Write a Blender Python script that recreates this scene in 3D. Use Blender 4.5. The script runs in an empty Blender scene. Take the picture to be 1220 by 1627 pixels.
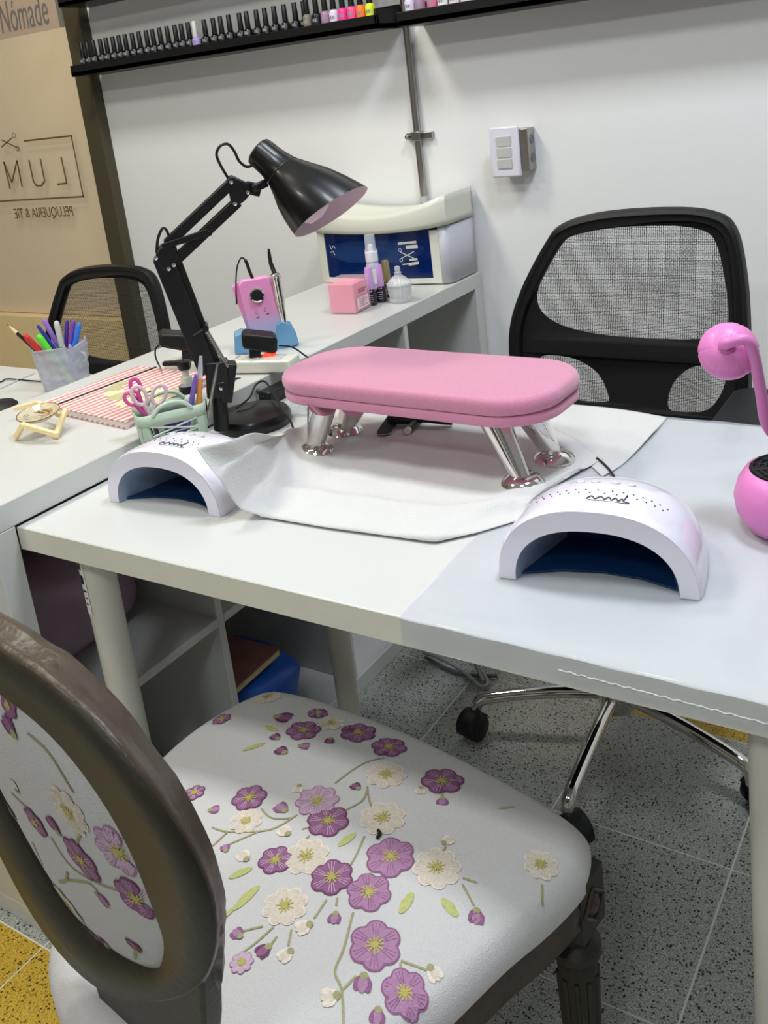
import bpy, bmesh, math, random
from mathutils import Vector, Matrix
random.seed(7)
SC = bpy.context.scene
COL = SC.collection
PI = math.pi
R = random.random

# ---------------------------------------------------------------- camera
F = 1530.189; CX = 604.025; CY = 559.319; W = 1220; H = 1627
def rotm(a, b, c):
    return Matrix.Rotation(c, 3, 'Z') @ Matrix.Rotation(b, 3, 'Y') @ Matrix.Rotation(a, 3, 'X')
CM = rotm(1.299466, 0.116670, 0.568625)
CP = Vector((1.136922, -0.722845, 1.258228))
cd = bpy.data.cameras.new('camera'); cam = bpy.data.objects.new('camera', cd); COL.objects.link(cam)
cam.matrix_world = Matrix.Translation(CP) @ CM.to_4x4()
cd.sensor_fit = 'VERTICAL'; cd.sensor_height = 36.0; cd.lens = 36.0 * F / H
cd.shift_x = (W / 2 - CX) / H; cd.shift_y = (CY - H / 2) / H
cd.clip_start = 0.02
SC.camera = cam
SC.view_settings.view_transform = 'Standard'; SC.view_settings.look = 'None'
SC.view_settings.gamma = 1; SC.view_settings.use_curve_mapping = False
SC.view_settings.exposure = -0.04

# ---------------------------------------------------------------- world and lights
wd = bpy.data.worlds.new('world'); SC.world = wd; wd.use_nodes = True
wd.node_tree.nodes['Background'].inputs[0].default_value = (0.75, 0.8, 0.9, 1)
wd.node_tree.nodes['Background'].inputs[1].default_value = 0.25
def area(loc, size, power, color, rot=(0, 0, 0), sy=None):
    l = bpy.data.lights.new('area_light', 'AREA'); l.shape = 'RECTANGLE'
    l.size = size; l.size_y = sy or size; l.energy = power; l.color = color
    o = bpy.data.objects.new('area_light', l); COL.objects.link(o); o.location = loc; o.rotation_euler = rot
    return o
CEIL = 2.75
LIGHTS = [(-0.75, -0.45, 13, (1, .94, .82)), (0.75, -0.45, 13, (.86, .94, 1)), (-0.7, 0.50, 19, (1, .94, .82)), (1.0, 0.50, 25, (.82, .89, 1)),
          (-0.7, -1.9, 17, (1, .97, .9)), (1.3, -1.9, 20, (.84, .92, 1))]
for x, y, p_, c_ in LIGHTS: area((x, y, CEIL - .035), .34, p_, c_)
area((-2.6, 1.75, 2.3), .4, 5, (1, .93, .8))  # added unseen lamp, lights the corridor behind the shop window

# ---------------------------------------------------------------- pixel to point (pinhole of the camera above)
def ray(x, y): return CM @ Vector(((x - CX) / F, -(y - CY) / F, -1))
def at(x, y, z=.73):
    d = ray(x, y); return CP + d * ((z - CP.z) / d.z)
def aty(x, y, Y=1.438):
    d = ray(x, y); return CP + d * ((Y - CP.y) / d.y)
def atv(x, y, P):               # on the upright plane through P that faces the viewer's side
    P = Vector(P); n = Vector((P.x - CP.x, P.y - CP.y, 0)).normalized()
    d = ray(x, y); return CP + d * ((P - CP).dot(n) / d.dot(n))
def pxs(P): return (Vector(P) - CP).dot(-(CM.col[2])) / F      # metres per pixel at P

# ---------------------------------------------------------------- materials
def lin(c): return tuple((v / 255 / 12.92) if v / 255 <= .04045 else ((v / 255 + .055) / 1.055) ** 2.4 for v in c) + (1,)
MATS = {}
def mat(name, c, rough=.5, metal=0, var=.06, scale=30, bump=0, bscale=None, coat=0, trans=0, alpha=1, sheen=0, emit=0, ior=1.45):
    if name in MATS: return MATS[name]
    m = bpy.data.materials.new(name); m.use_nodes = True; nt = m.node_tree; b = nt.nodes['Principled BSDF']
    tc = nt.nodes.new('ShaderNodeTexCoord'); no = nt.nodes.new('ShaderNodeTexNoise'); no.inputs['Scale'].default_value = scale
    no.inputs['Detail'].default_value = 4
    nt.links.new(tc.outputs['Object'], no.inputs['Vector'])
    mx = nt.nodes.new('ShaderNodeMix'); mx.data_type = 'RGBA'
    L = lin(c); mx.inputs[6].default_value = tuple(v * (1 - var) for v in L[:3]) + (1,)
    mx.inputs[7].default_value = tuple(min(1, v * (1 + var)) for v in L[:3]) + (1,)
    nt.links.new(no.outputs[0], mx.inputs[0]); nt.links.new(mx.outputs[2], b.inputs['Base Color'])
    b.inputs['Roughness'].default_value = rough; b.inputs['Metallic'].default_value = metal
    b.inputs['Coat Weight'].default_value = coat; b.inputs['Coat Roughness'].default_value = .08
    b.inputs['Transmission Weight'].default_value = trans; b.inputs['Alpha'].default_value = alpha; b.inputs['IOR'].default_value = ior
    b.inputs['Sheen Weight'].default_value = sheen
    if emit: b.inputs['Emission Color'].default_value = L; b.inputs['Emission Strength'].default_value = emit
    if bump:
        n2 = nt.nodes.new('ShaderNodeTexNoise'); n2.inputs['Scale'].default_value = bscale or scale * 4; n2.inputs['Detail'].default_value = 3
        nt.links.new(tc.outputs['Object'], n2.inputs['Vector'])
        bp = nt.nodes.new('ShaderNodeBump'); bp.inputs['Strength'].default_value = bump; bp.inputs['Distance'].default_value = .002
        nt.links.new(n2.outputs[0], bp.inputs['Height']); nt.links.new(bp.outputs[0], b.inputs['Normal'])
    MATS[name] = m; return m
def nodes(m): return m.node_tree, m.node_tree.nodes['Principled BSDF']
def ramp(nt, fac, stops, interp='LINEAR'):
    r = nt.nodes.new('ShaderNodeValToRGB'); r.color_ramp.interpolation = interp
    e = r.color_ramp.elements
    while len(e) < len(stops): e.new(.5)
    for k, (p_, c_) in enumerate(stops): e[k].position = p_; e[k].color = c_
    nt.links.new(fac, r.inputs[0]); return r.outputs[0]

def terrazzo(name, base, dark, light, amt):
    m = mat(name, base, .42); nt, b = nodes(m)
    g = nt.nodes.new('ShaderNodeNewGeometry')
    def vor(sc, off):
        mp = nt.nodes.new('ShaderNodeMapping'); mp.inputs['Location'].default_value = (off, off * .7, 0)
        nt.links.new(g.outputs['Position'], mp.inputs[0])
        v = nt.nodes.new('ShaderNodeTexVoronoi'); v.inputs['Scale'].default_value = sc; nt.links.new(mp.outputs[0], v.inputs['Vector'])
        s = nt.nodes.new('ShaderNodeSeparateColor'); nt.links.new(v.outputs['Color'], s.inputs[0])
        t = nt.nodes.new('ShaderNodeMath'); t.operation = 'LESS_THAN'; nt.links.new(v.outputs['Distance'], t.inputs[0]); t.inputs[1].default_value = .42
        u = nt.nodes.new('ShaderNodeMath'); u.operation = 'LESS_THAN'; nt.links.new(s.outputs[0], u.inputs[0]); u.inputs[1].default_value = amt
        w = nt.nodes.new('ShaderNodeMath'); w.operation = 'MULTIPLY'; nt.links.new(t.outputs[0], w.inputs[0]); nt.links.new(u.outputs[0], w.inputs[1])
        return w.outputs[0]
    cur = None
    src = b.inputs['Base Color'].links[0].from_socket
    n3 = nt.nodes.new('ShaderNodeTexNoise'); n3.inputs['Scale'].default_value = 420; n3.inputs['Detail'].default_value = 2
    nt.links.new(g.outputs['Position'], n3.inputs['Vector'])
    rr = ramp(nt, n3.outputs[0], [(.30, lin(tuple(a * .6 + b * .4 for a, b in zip(dark, base)))), (.5, lin(base)), (.70, lin(light))])
    cur = rr
    for sc, off, col in ((330, 0, dark), (210, 3.3, tuple(v * .6 for v in dark)), (380, 7.1, light)):
        mx = nt.nodes.new('ShaderNodeMix'); mx.data_type = 'RGBA'
        nt.links.new(vor(sc, off), mx.inputs[0]); nt.links.new(cur, mx.inputs[6]); mx.inputs[7].default_value = lin(col); cur = mx.outputs[2]
    nt.links.new(cur, b.inputs['Base Color']); return m

M = {}
M['wall'] = mat('painted_wall', (240, 241, 240), .55, var=.015, scale=2, bump=.12, bscale=90)
M['ceil'] = mat('ceiling_paint', (235, 235, 232), .8, var=.01)
M['white'] = mat('white_laminate', (206, 207, 203), .28, var=.012, scale=3, bump=.03, bscale=120)
M['edge'] = mat('white_edge_band', (222, 220, 210), .4, var=.01)
M['legw'] = mat('white_powder_coat', (214, 212, 200), .38, var=.02, bump=.05)
M['gloss'] = mat('white_gloss_plastic', (232, 228, 240), .16, var=.01, coat=.5)
M['creamp'] = mat('cream_plastic', (226, 226, 212), .3, var=.03, scale=6)
M['greyp'] = mat('pale_grey_plastic', (206, 206, 214), .35, var=.02)
M['black'] = mat('black_plastic', (18, 18, 20), .38, var=.2)
M['blackg'] = mat('black_gloss_metal', (8, 8, 10), .3, var=.1, coat=.15)
M['blackf'] = mat('black_fabric', (12, 12, 15), .85, var=.3, scale=300, bump=.3, bscale=900)
M['blackm'] = mat('black_matt', (22, 22, 26), .55, var=.15)
M['chrome'] = mat('chrome', (225, 222, 218), .06, 1, var=.04, scale=9)
M['steel'] = mat('brushed_steel', (168, 165, 160), .3, 1, var=.08, scale=40)
M['pinkv'] = mat('pink_velour', (208, 134, 164), .85, var=.05, scale=18, bump=.5, bscale=700, sheen=.5)
M['pinkp'] = mat('pink_plastic', (226, 132, 196), .35, var=.02)
M['tissue'] = mat('white_tissue', (208, 208, 205), .85, var=.015, scale=20, bump=.5, bscale=300)
M['wood'] = mat('light_wood', (250, 222, 168), .45, var=.08, scale=12)
M['tan'] = mat('tan_panel', (236, 214, 174), .3, var=.03, scale=3)
M['tan2'] = mat('far_tan_wall', (222, 190, 156), .5, var=.03, scale=3)
M['olive'] = mat('olive_frame', (74, 68, 50), .45, var=.08)
M['vinyl'] = mat('brown_vinyl', (112, 94, 62), .5, var=.05)
M['vinyl2'] = mat('dark_lettering', (70, 60, 54), .5, var=.05)
M['navy'] = mat('navy_mirror_base', (18, 62, 108), .25, .35, var=.15, scale=12)
M['navyw'] = mat('pale_inner_shell', (150, 165, 190), .3, .2, var=.1)
M['purplebag'] = mat('plum_crinkled_bag', (152, 126, 146), .35, var=.25, scale=14, bump=.8, bscale=60, coat=.3)
M['frame'] = mat('olive_brown_painted_wood', (44, 40, 26), .5, var=.3, scale=16, bump=.35, bscale=90)
M['worn'] = mat('worn_carved_wood', (66, 54, 42), .38, var=.6, scale=22, bump=.9, bscale=60)
M['fabric'] = mat('ivory_woven_fabric', (206, 204, 203), .9, var=.05, scale=500, bump=.6, bscale=900)
M['grout'] = mat('grout', (225, 225, 214), .8)
M['glass'] = mat('clear_glass', (255, 255, 255), .04, trans=1, var=0, ior=1.45)
M['frost'] = mat('frosted_plastic', (235, 238, 245), .3, trans=.55, var=.02)
M['bluep'] = mat('light_blue_plastic', (120, 178, 220), .3, trans=.25, var=.04)
M['mint'] = mat('mint_plastic', (186, 206, 182), .4, var=.03)
M['paper'] = mat('paper', (236, 234, 230), .7, var=.02)
M['tileg'] = terrazzo('grey_terrazzo', (164, 166, 158), (80, 82, 78), (200, 202, 194), .22)
M['tiley'] = terrazzo('ochre_terrazzo', (206, 168, 52), (140, 106, 28), (226, 192, 84), .3)

# ---------------------------------------------------------------- mesh helpers
class MB:
    def __init__(s): s.v = []; s.f = []; s.m = []
    def add(s, vs, fs, m=0):
        o = len(s.v); s.v += [Vector(p_) for p_ in vs]; s.f += [tuple(i + o for i in f) for f in fs]; s.m += [m] * len(fs); return s
    def box(s, a, b, m=0, rot=None, c=None):
        vs = [Vector((x, y, z)) for z in (a[2], b[2]) for y in (a[1], b[1]) for x in (a[0], b[0])]
        if rot is not None:
            cc = Vector(c) if c is not None else (Vector(a) + Vector(b)) / 2
            vs = [rot @ (v - cc) + cc for v in vs]
        return s.add(vs, [(0, 2, 3, 1), (4, 5, 7, 6), (0, 1, 5, 4), (2, 6, 7, 3), (0, 4, 6, 2), (1, 3, 7, 5)], m)
    def obox(s, c, sz, rot, m=0):
        c = Vector(c); h = Vector(sz) / 2
        return s.box(c - h, c + h, m, rot)
    def bar(s, p0, p1, w, t, up=(0, 0, 1), m=0):
        p0 = Vector(p0); p1 = Vector(p1); d = (p1 - p0); L = d.length; d.normalize(); u = Vector(up)
        sd = d.cross(u).normalized(); u = sd.cross(d)
        rot = Matrix((d, sd, u)).transposed(); return s.obox((p0 + p1) / 2, (L, w, t), rot, m)
    def tube(s, pts, r, n=10, m=0, cap=True, closed=False, flat=None):
        pts = [Vector(q) for q in pts]; N = len(pts)
        rs = r if isinstance(r, (list, tuple)) else [r] * N
        d0 = (pts[1] - pts[0]).normalized(); a = Vector((0, 0, 1)) if abs(d0.z) < .9 else Vector((1, 0, 0))
        nr = d0.cross(a).normalized(); rings = []
        for i in range(N):
            if closed: d = pts[(i + 1) % N] - pts[i - 1]
            else: d = pts[min(i + 1, N - 1)] - pts[max(i - 1, 0)]
            d.normalize(); nr = (nr - d * nr.dot(d)).normalized(); bn = d.cross(nr)
            rings.append([pts[i] + (nr * math.cos(2 * PI * k / n) + bn * math.sin(2 * PI * k / n)) * rs[i] for k in range(n)])
        vs = [q for g in rings for q in g]; fs = []
        for i in range(N if closed else N - 1):
            j = (i + 1) % N
            for k in range(n): fs.append((i * n + k, i * n + (k + 1) % n, j * n + (k + 1) % n, j * n + k))
        if cap and not closed: fs += [tuple(range(n - 1, -1, -1)), tuple((N - 1) * n + k for k in range(n))]
        return s.add(vs, fs, m)
    def lathe(s, prof, n=24, o=(0, 0, 0), ax=(0, 0, 1), m=0, sx=1, sy=1):
        o = Vector(o); z = Vector(ax).normalized(); a = Vector((1, 0, 0)) if abs(z.x) < .9 else Vector((0, 1, 0))
        if abs(z.z) > .999: x = Vector((1, 0, 0)); y = z.cross(x)
        else: y = z.cross(a).normalized(); x = y.cross(z)
        vs = [o + x * (r * math.cos(2 * PI * k / n) * sx) + y * (r * math.sin(2 * PI * k / n) * sy) + z * h for r, h in prof for k in range(n)]
        fs = []
        for i in range(len(prof) - 1):
            for k in range(n): fs.append((i * n + k, i * n + (k + 1) % n, (i + 1) * n + (k + 1) % n, (i + 1) * n + k))
        if prof[0][0] > 1e-6: fs.append(tuple(range(n - 1, -1, -1)))
        if prof[-1][0] > 1e-6: fs.append(tuple((len(prof) - 1) * n + k for k in range(n)))
        return s.add(vs, fs, m)
    def prism(s, pts, off, m=0):        # pts: 3D outline, off: extrusion vector
        n = len(pts); pts = [Vector(q) for q in pts]; off = Vector(off)
        return s.add(pts + [q + off for q in pts], [tuple(range(n - 1, -1, -1)), tuple(range(n, 2 * n))] + [(i, (i + 1) % n, n + (i + 1) % n, n + i) for i in range(n)], m)
    def grid(s, fn, nu, nv, m=0, cu=False, cv=False):
        vs = [fn(i / (nu if cu else nu - 1), j / (nv if cv else nv - 1)) for i in range(nu) for j in range(nv)]
        fs = []
        for i in range(nu if cu else nu - 1):
            for j in range(nv if cv else nv - 1):
                a, b = (i + 1) % nu, (j + 1) % nv
                fs.append((i * nv + j, a * nv + j, a * nv + b, i * nv + b))
        return s.add(vs, fs, m)
    def build(s, name, ms, parent=None, world=True, loc=None, smooth=True, bevel=0, seg=2, sub=0, solid=0, tag=None, ang=40):
        ms = ms if isinstance(ms, (list, tuple)) else [ms]
        inv = BASE[parent.name].inverted() if (parent is not None and world) else Matrix()
        lo = Vector(loc) if loc is not None else Vector((0, 0, 0))
        if parent is None and loc is None and s.v:
            xs = [v.x for v in s.v]; ys = [v.y for v in s.v]; lo = Vector(((min(xs) + max(xs)) / 2, (min(ys) + max(ys)) / 2, min(v.z for v in s.v)))
        me = bpy.data.meshes.new(name)
        vs = [inv @ v for v in s.v] if parent is not None else [v - lo if (world or loc is None) else v for v in s.v]
        me.from_pydata([tuple(v) for v in vs], [], s.f)
        for q in ms: me.materials.append(M[q] if isinstance(q, str) else q)
        me.polygons.foreach_set('material_index', s.m)
        bm = bmesh.new(); bm.from_mesh(me); bmesh.ops.recalc_face_normals(bm, faces=bm.faces)
        if smooth:
            for f in bm.faces: f.smooth = True
            for e in bm.edges:
                if len(e.link_faces) == 2 and e.calc_face_angle(0) > math.radians(ang): e.smooth = False
        bm.to_mesh(me); bm.free(); me.update()
        o = bpy.data.objects.new(name, me); COL.objects.link(o)
        if parent is not None: o.parent = parent; BASE[o.name] = BASE[parent.name]
        else: o.location = lo; BASE[o.name] = Matrix.Translation(lo)
        if solid:
            d = o.modifiers.new('solid', 'SOLIDIFY'); d.thickness = solid; d.offset = 0
        if bevel:
            d = o.modifiers.new('bevel', 'BEVEL'); d.width = bevel; d.segments = seg; d.limit_method = 'ANGLE'; d.angle_limit = math.radians(40)
            d.harden_normals = False
        if sub:
            d = o.modifiers.new('sub', 'SUBSURF'); d.levels = sub; d.render_levels = sub
        if tag: settag(o, *tag)
        return o
BASE = {}
def settag(o, label, cat, group=None):
    o['label'] = label; o['category'] = cat
    if group: o['group'] = group
def thing(name, label, cat, loc=(0, 0, 0), rz=0, group=None, rot=None):
    o = bpy.data.objects.new(name, None); COL.objects.link(o); o.empty_display_size = .05
    m = Matrix.Translation(Vector(loc)) @ (rot.to_4x4() if rot is not None else Matrix.Rotation(rz, 4, 'Z'))
    o.matrix_world = m; o.location = loc
    if rot is not None: o.rotation_euler = rot.to_euler()
    else: o.rotation_euler = (0, 0, rz)
    BASE[o.name] = m; settag(o, label, cat, group); return o
def struct(o): o['kind'] = 'structure'; return o
KIDS = {}
def dup(root, loc, rz=None, label=None, group=None):
    ch = {}
    for o in COL.objects:
        if o.parent: ch.setdefault(o.parent.name, []).append(o)
    r = root.copy(); COL.objects.link(r); r.location = loc
    if rz is not None: r.rotation_euler = (0, 0, rz)
    if label: r['label'] = label
    if group: r['group'] = group
    for c0 in ch.get(root.name, []):
        c = c0.copy(); COL.objects.link(c); c.parent = r
        for g0 in ch.get(c0.name, []):
            g = g0.copy(); COL.objects.link(g); g.parent = c
    return r
def lab(o, label): o['label'] = label; return o
def text(name, body, size, m, parent, loc, rot, sx=1, shear=0, ext=.0004, align='LEFT'):
    cu = bpy.data.curves.new(name, 'FONT'); cu.body = body; cu.size = size; cu.extrude = ext; cu.shear = shear; cu.align_x = align; cu.resolution_u = 3
    t = bpy.data.objects.new(name, cu); COL.objects.link(t)
    bpy.context.view_layer.update()
    me = bpy.data.meshes.new_from_object(t.evaluated_get(bpy.context.evaluated_depsgraph_get()))
    bpy.data.objects.remove(t)
    T = Matrix.Translation(Vector(loc)) @ rot.to_4x4() @ Matrix.Diagonal((sx, 1, 1, 1))
    if parent is not None: T = BASE[parent.name].inverted() @ T
    me.transform(T); me.materials.clear(); me.materials.append(M[m])
    o = bpy.data.objects.new(name, me); COL.objects.link(o)
    if parent is not None: o.parent = parent; BASE[o.name] = BASE[parent.name]
    return o
def fill(name, loops, plane, m, parent, thick=.001):   # flat region with holes; loops of (u,v); plane(u,v,w)->world
    cu = bpy.data.curves.new(name, 'CURVE'); cu.dimensions = '2D'; cu.fill_mode = 'BOTH'; cu.extrude = thick / 2
    for lp in loops:
        sp = cu.splines.new('POLY'); sp.points.add(len(lp) - 1); sp.use_cyclic_u = True
        for k, (u, v) in enumerate(lp): sp.points[k].co = (u, v, 0, 1)
    t = bpy.data.objects.new(name, cu); COL.objects.link(t); bpy.context.view_layer.update()
    me = bpy.data.meshes.new_from_object(t.evaluated_get(bpy.context.evaluated_depsgraph_get()))
    bpy.data.objects.remove(t)
    inv = BASE[parent.name].inverted() if parent is not None else Matrix()
    for v in me.vertices: v.co = inv @ plane(v.co.x, v.co.y, v.co.z)
    me.materials.clear(); me.materials.append(M[m] if isinstance(m, str) else m)
    bm = bmesh.new(); bm.from_mesh(me); bmesh.ops.remove_doubles(bm, verts=bm.verts, dist=1e-6)
    for f_ in bm.faces: f_.smooth = True
    for e_ in bm.edges:
        if len(e_.link_faces) == 2 and e_.calc_face_angle(0) > .7: e_.smooth = False
    bm.to_mesh(me); bm.free()
    o = bpy.data.objects.new(name, me); COL.objects.link(o)
    if parent is not None: o.parent = parent; BASE[o.name] = BASE[parent.name]
    return o
def spline(pts, n, closed=False):     # Catmull-Rom
    pts = [Vector(q) for q in pts]; N = len(pts); out = []
    segs = N if closed else N - 1
    for i in range(segs):
        g = (lambda k: pts[k % N]) if closed else (lambda k: pts[max(0, min(N - 1, k))])
        a, b, c, d = g(i - 1), g(i), g(i + 1), g(i + 2)
        for k in range(n):
            t = k / n
            out.append(.5 * ((2 * b) + (c - a) * t + (2 * a - 5 * b + 4 * c - d) * t * t + (3 * b - a - 3 * c + d) * t ** 3))
    if not closed: out.append(pts[-1])
    return out
def rrect(w, h, r, n=6):
    o = []
    for cx, cy, a in ((w / 2 - r, h / 2 - r, 0), (-w / 2 + r, h / 2 - r, 90), (-w / 2 + r, -h / 2 + r, 180), (w / 2 - r, -h / 2 + r, 270)):
        for k in range(n + 1):
            t = math.radians(a + 90 * k / n); o.append((cx + r * math.cos(t), cy + r * math.sin(t)))
    return o
I3 = Matrix.Identity(3)
def RX(a): return Matrix.Rotation(a, 3, 'X')
def RZ(a): return Matrix.Rotation(a, 3, 'Z')
def RY(a): return Matrix.Rotation(a, 3, 'Y')

# ================================================================ the setting
YW = 1.438
floor = struct(MB().box((-3.2, -3.2, -.06), (2.6, 2.4, -.0007)).build('floor', 'grout', smooth=False))
tb = MB().box((-.1514, -.1522, -.012), (.1514, .1522, 0))
tile_mesh = {}
YEL = {(-.26, -.203), (.046, -.203), (.658, 1.018), (-.26, -.509), (.964, 1.018), (-.566, -.203)}
k = 0
for i in range(-10, 7):
    for j in range(-10, 5):
        cx, cy = .658 + .306 * i, .403 + .3075 * j
        if cx < -3 or cx > 2.5 or cy < -2.6: continue
        y = any(abs(cx - a) < .05 and abs(cy - b) < .05 for a, b in YEL) or (cx < -1.2 and (i * 7 + j * 5) % 6 == 0)
        key = 'tiley' if y else 'tileg'
        if key not in tile_mesh:
            o = tb.build('tile', key, smooth=False, bevel=0); tile_mesh[key] = o.data; bpy.data.objects.remove(o)
        o = bpy.data.objects.new('tile', tile_mesh[key]); COL.objects.link(o); o.parent = floor
        o.location = BASE[floor.name].inverted() @ Vector((cx, cy, -.012)); k += 1
wb = struct(MB().box((-1.27, YW, 0), (2.6, YW + .12, CEIL)).build('wall_back', 'wall', smooth=False))
M['taupe'] = mat('taupe_wall', (150, 146, 142), .6, var=.04)
struct(MB().box((2.6, -3.2, 0), (2.7, 2.4, CEIL)).build('wall_right', 'taupe', smooth=False))
struct(MB().box((-3.3, -3.2, 0), (-3.2, 2.4, CEIL)).build('wall_left', 'taupe', smooth=False))
struct(MB().box((-3.2, -3.3, 0), (2.6, -3.2, CEIL)).build('wall_front', 'taupe', smooth=False))
struct(MB().box((-3.3, -3.3, CEIL), (2.7, 2.5, CEIL + .08)).build('ceiling', 'ceil', smooth=False))
struct(MB().box((-1.34, 1.40, 0), (-1.27, 1.52, CEIL)).build('trim_1', 'olive', smooth=False, bevel=.003))
struct(MB().box((-3.2, 2.3, 0), (2.6, 2.4, CEIL)).build('wall_corridor', 'tan2', smooth=False))
M['led'] = mat('led_diffuser', (250, 250, 250), .5, emit=4)
WH = ['over the left side desk', 'over the front of the work table', 'over the left end of the ledge', 'over the mesh chair', 'behind the viewer on the left', 'behind the viewer on the right']
for k, (x, y, p_, c_) in enumerate(LIGHTS):
    t = thing('ceiling_light', 'square white ceiling light panel ' + WH[k], 'light', (x, y, CEIL - .03), group='square ceiling panels')
    MB().box((x - .21, y - .21, CEIL - .022), (x + .21, y + .21, CEIL)).build('frame', 'white', t, smooth=False)
# shop window left of the olive frame, kraft-coloured backing with mirrored lettering
win = struct(thing('window_1', 'x', 'x', (-2.2, 1.45, 0))); del win['label']; del win['category']
MB().box((-3.2, 1.462, .60), (-1.34, 1.47, 1.548)).build('backing_panel', 'tan', win, smooth=False)
MB().box((-3.2, 1.44, .60), (-1.34, 1.446, CEIL)).build('glass_pane', mat('pane_glass', (255, 252, 245), .03, alpha=.10, var=0, coat=0), win, smooth=False)
MB().box((-3.2, 1.42, 0), (-1.34, 1.50, .596)).build('lower_panel', 'wood', win, smooth=False)
MB().box((-1.435, 1.462, 1.548), (-1.42, 1.475, CEIL)).build('mullion', 'olive', win, smooth=False)
MB().box((-3.2, 1.60, 1.2), (-1.34, 1.62, CEIL)).build('far_panel', 'tan2', win, smooth=False)
mir = Matrix(((-1, 0, 0), (0, 0, 1), (0, 1, 0)))     # mirrored: reads from outside
fr = MB(); Y0 = 1.4385
for a, b in (((-1.455, 1.016), (-1.455, 1.214)), ((-1.455, 1.214), (-1.696, 1.214)), ((-1.455, 1.016), (-2.3, 1.016)), ((-1.86, 1.214), (-2.3, 1.214)), ((-2.3, 1.214), (-2.3, 1.016))):
    x0, x1 = sorted((a[0], b[0])); z0, z1 = sorted((a[1], b[1])); fr.box((x0 - .0028, Y0 - .0005, z0 - .0028), (x1 + .0028, Y0, z1 + .0028))
fr.build('sign_outline', 'vinyl', win, smooth=False)
def P2(u, v): return Vector((u, Y0 - .0005, v))
lt = MB()
def stroke(mb, pts, w, y=None, off=(0, -.0006, 0)):
    pts = [Vector(q) for q in pts]
    for a, b in zip(pts, pts[1:]): mb.bar(a, b, w, .0012, up=(0, 1, 0))
def lz(px_, py_): return aty(px_, py_, Y0)
for seg in ([(97, 249), (106, 291), (91, 293)], [(6, 257), (16, 300)], [(6, 257), (19, 290), (27, 255)], [(27, 255), (35, 297)],
            [(46, 254), (53, 288), (58, 295), (66, 295), (71, 288), (64, 252)],
            [(-30, 262), (-20, 304)], [(-55, 265), (-45, 307)], [(-60, 307), (-45, 307)]):
    stroke(lt, [lz(*q) for q in seg], .0060)
lt.build('sign_letters', 'vinyl', win, smooth=False)
sc_ = MB()
stroke(sc_, [lz(2, 222), lz(30, 236)], .0040); stroke(sc_, [lz(2, 234), lz(19, 219)], .0040)
for c in ((22, 215), (28, 236)):
    q = lz(*c); sc_.tube([q + Vector((.0085 * math.cos(t), 0, .0085 * math.sin(t))) for t in [k * PI / 6 for k in range(12)]], .001, 6, closed=True)
sc_.build('sign_scissors', 'vinyl', win)
q = lz(118, 343); text('sign_subtitle', 'PELUQUERIA & TIE', .050, 'vinyl', win, (q.x, Y0 - .001, q.z), mir, sx=.76)
q = aty(4, 53, 1.598); text('shop_name', 'Nómade', .150, 'vinyl2', win, (q.x - .005, 1.598, q.z - .0), RX(PI / 2), sx=.50, shear=.15)

# ================================================================ conduit, switch box
cd_ = thing('wall_conduit', 'thin steel conduit pipe running down the white wall', 'pipe', (-.142, YW - .012, .96))
MB().tube([(-.142, YW - .012, .965), (-.142, YW - .012, 2.7)], .0095, 14).build('pipe', 'steel', cd_)
MB().tube([(-.142, YW - .012, .945), (-.142, YW - .012, .97)], .011, 14).build('end_sleeve', 'frost', cd_)
c = MB(); q = aty(664, 216, YW - .012)
c.box((-.154, YW - .026, q.z - .011), (-.128, YW, q.z + .011)); c.box((-.176, YW - .012, q.z - .008), (-.1, YW, q.z + .008)); c.lathe([(.006, 0), (.006, .012), (0, .014)], 10, (-.168, YW - .012, q.z), (0, -1, 0))
c.build('clamp', 'steel', cd_, bevel=.001)
sw = thing('switch_box', 'white triple switch plate on a grey metal surface box', 'switch', (.127, YW, 1.07))
MB().box((.088, 1.397, 1.022), (.172, YW, 1.12)).build('metal_box', 'steel', sw, smooth=False, bevel=.002)
for zz in (1.05, 1.093): MB().lathe([(.0, .0008), (.011, .0008), (.0112, 0)], 16, (.1722, 1.419, zz), (1, 0, 0)).build('knockout', mat('dark_steel', (120, 126, 134), .4, .7), sw)
MB().box((.076, 1.388, 1.010), (.152, 1.398, 1.128)).build('cover_plate', 'gloss', sw, bevel=.004, seg=3)
for k in range(3):
    zc = 1.095 - k * .0265
    MB().box((.095, 1.3845, zc - .0115), (.132, 1.389, zc + .0115), rot=RX(.12)).build('rocker', 'white', sw, smooth=False, bevel=.001)

# ================================================================ black polish ledges with bottles
YL = 1.318
def ledge(x0, x1, z, label):
    t = thing('wall_ledge', label, 'shelf', ((x0 + x1) / 2, YL + .06, z), group=None)
    MB().box((x0, YL, z), (x1, YW, z + .012)).build('base_board', 'black', t, smooth=False)
    MB().box((x0, YL, z), (x1, YL + .01, z + .032)).build('front_lip', 'black', t, smooth=False, bevel=.001)
    MB().box((x0, YW - .01, z + .012), (x1, YW, z + .055)).build('back_board', 'black', t, smooth=False)
    if x1 < 0:
        MB().box((x1 - .006, YL, z), (x1, YW, z + .045)).build('end_cap', 'blackm', t, smooth=False)
    return t
ZL = 1.386
ledge(-1.256, -.157, ZL, 'long black wall ledge carrying the row of dark polish bottles')
ledge(-.100, 1.3, ZL - .004, 'black wall ledge on the right with pale and pink bottles')
ledge(-1.254, .2, 1.584, 'black upper wall ledge cut off by the top of the photo')
GR = 'polish bottles on the long black ledge'
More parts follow.
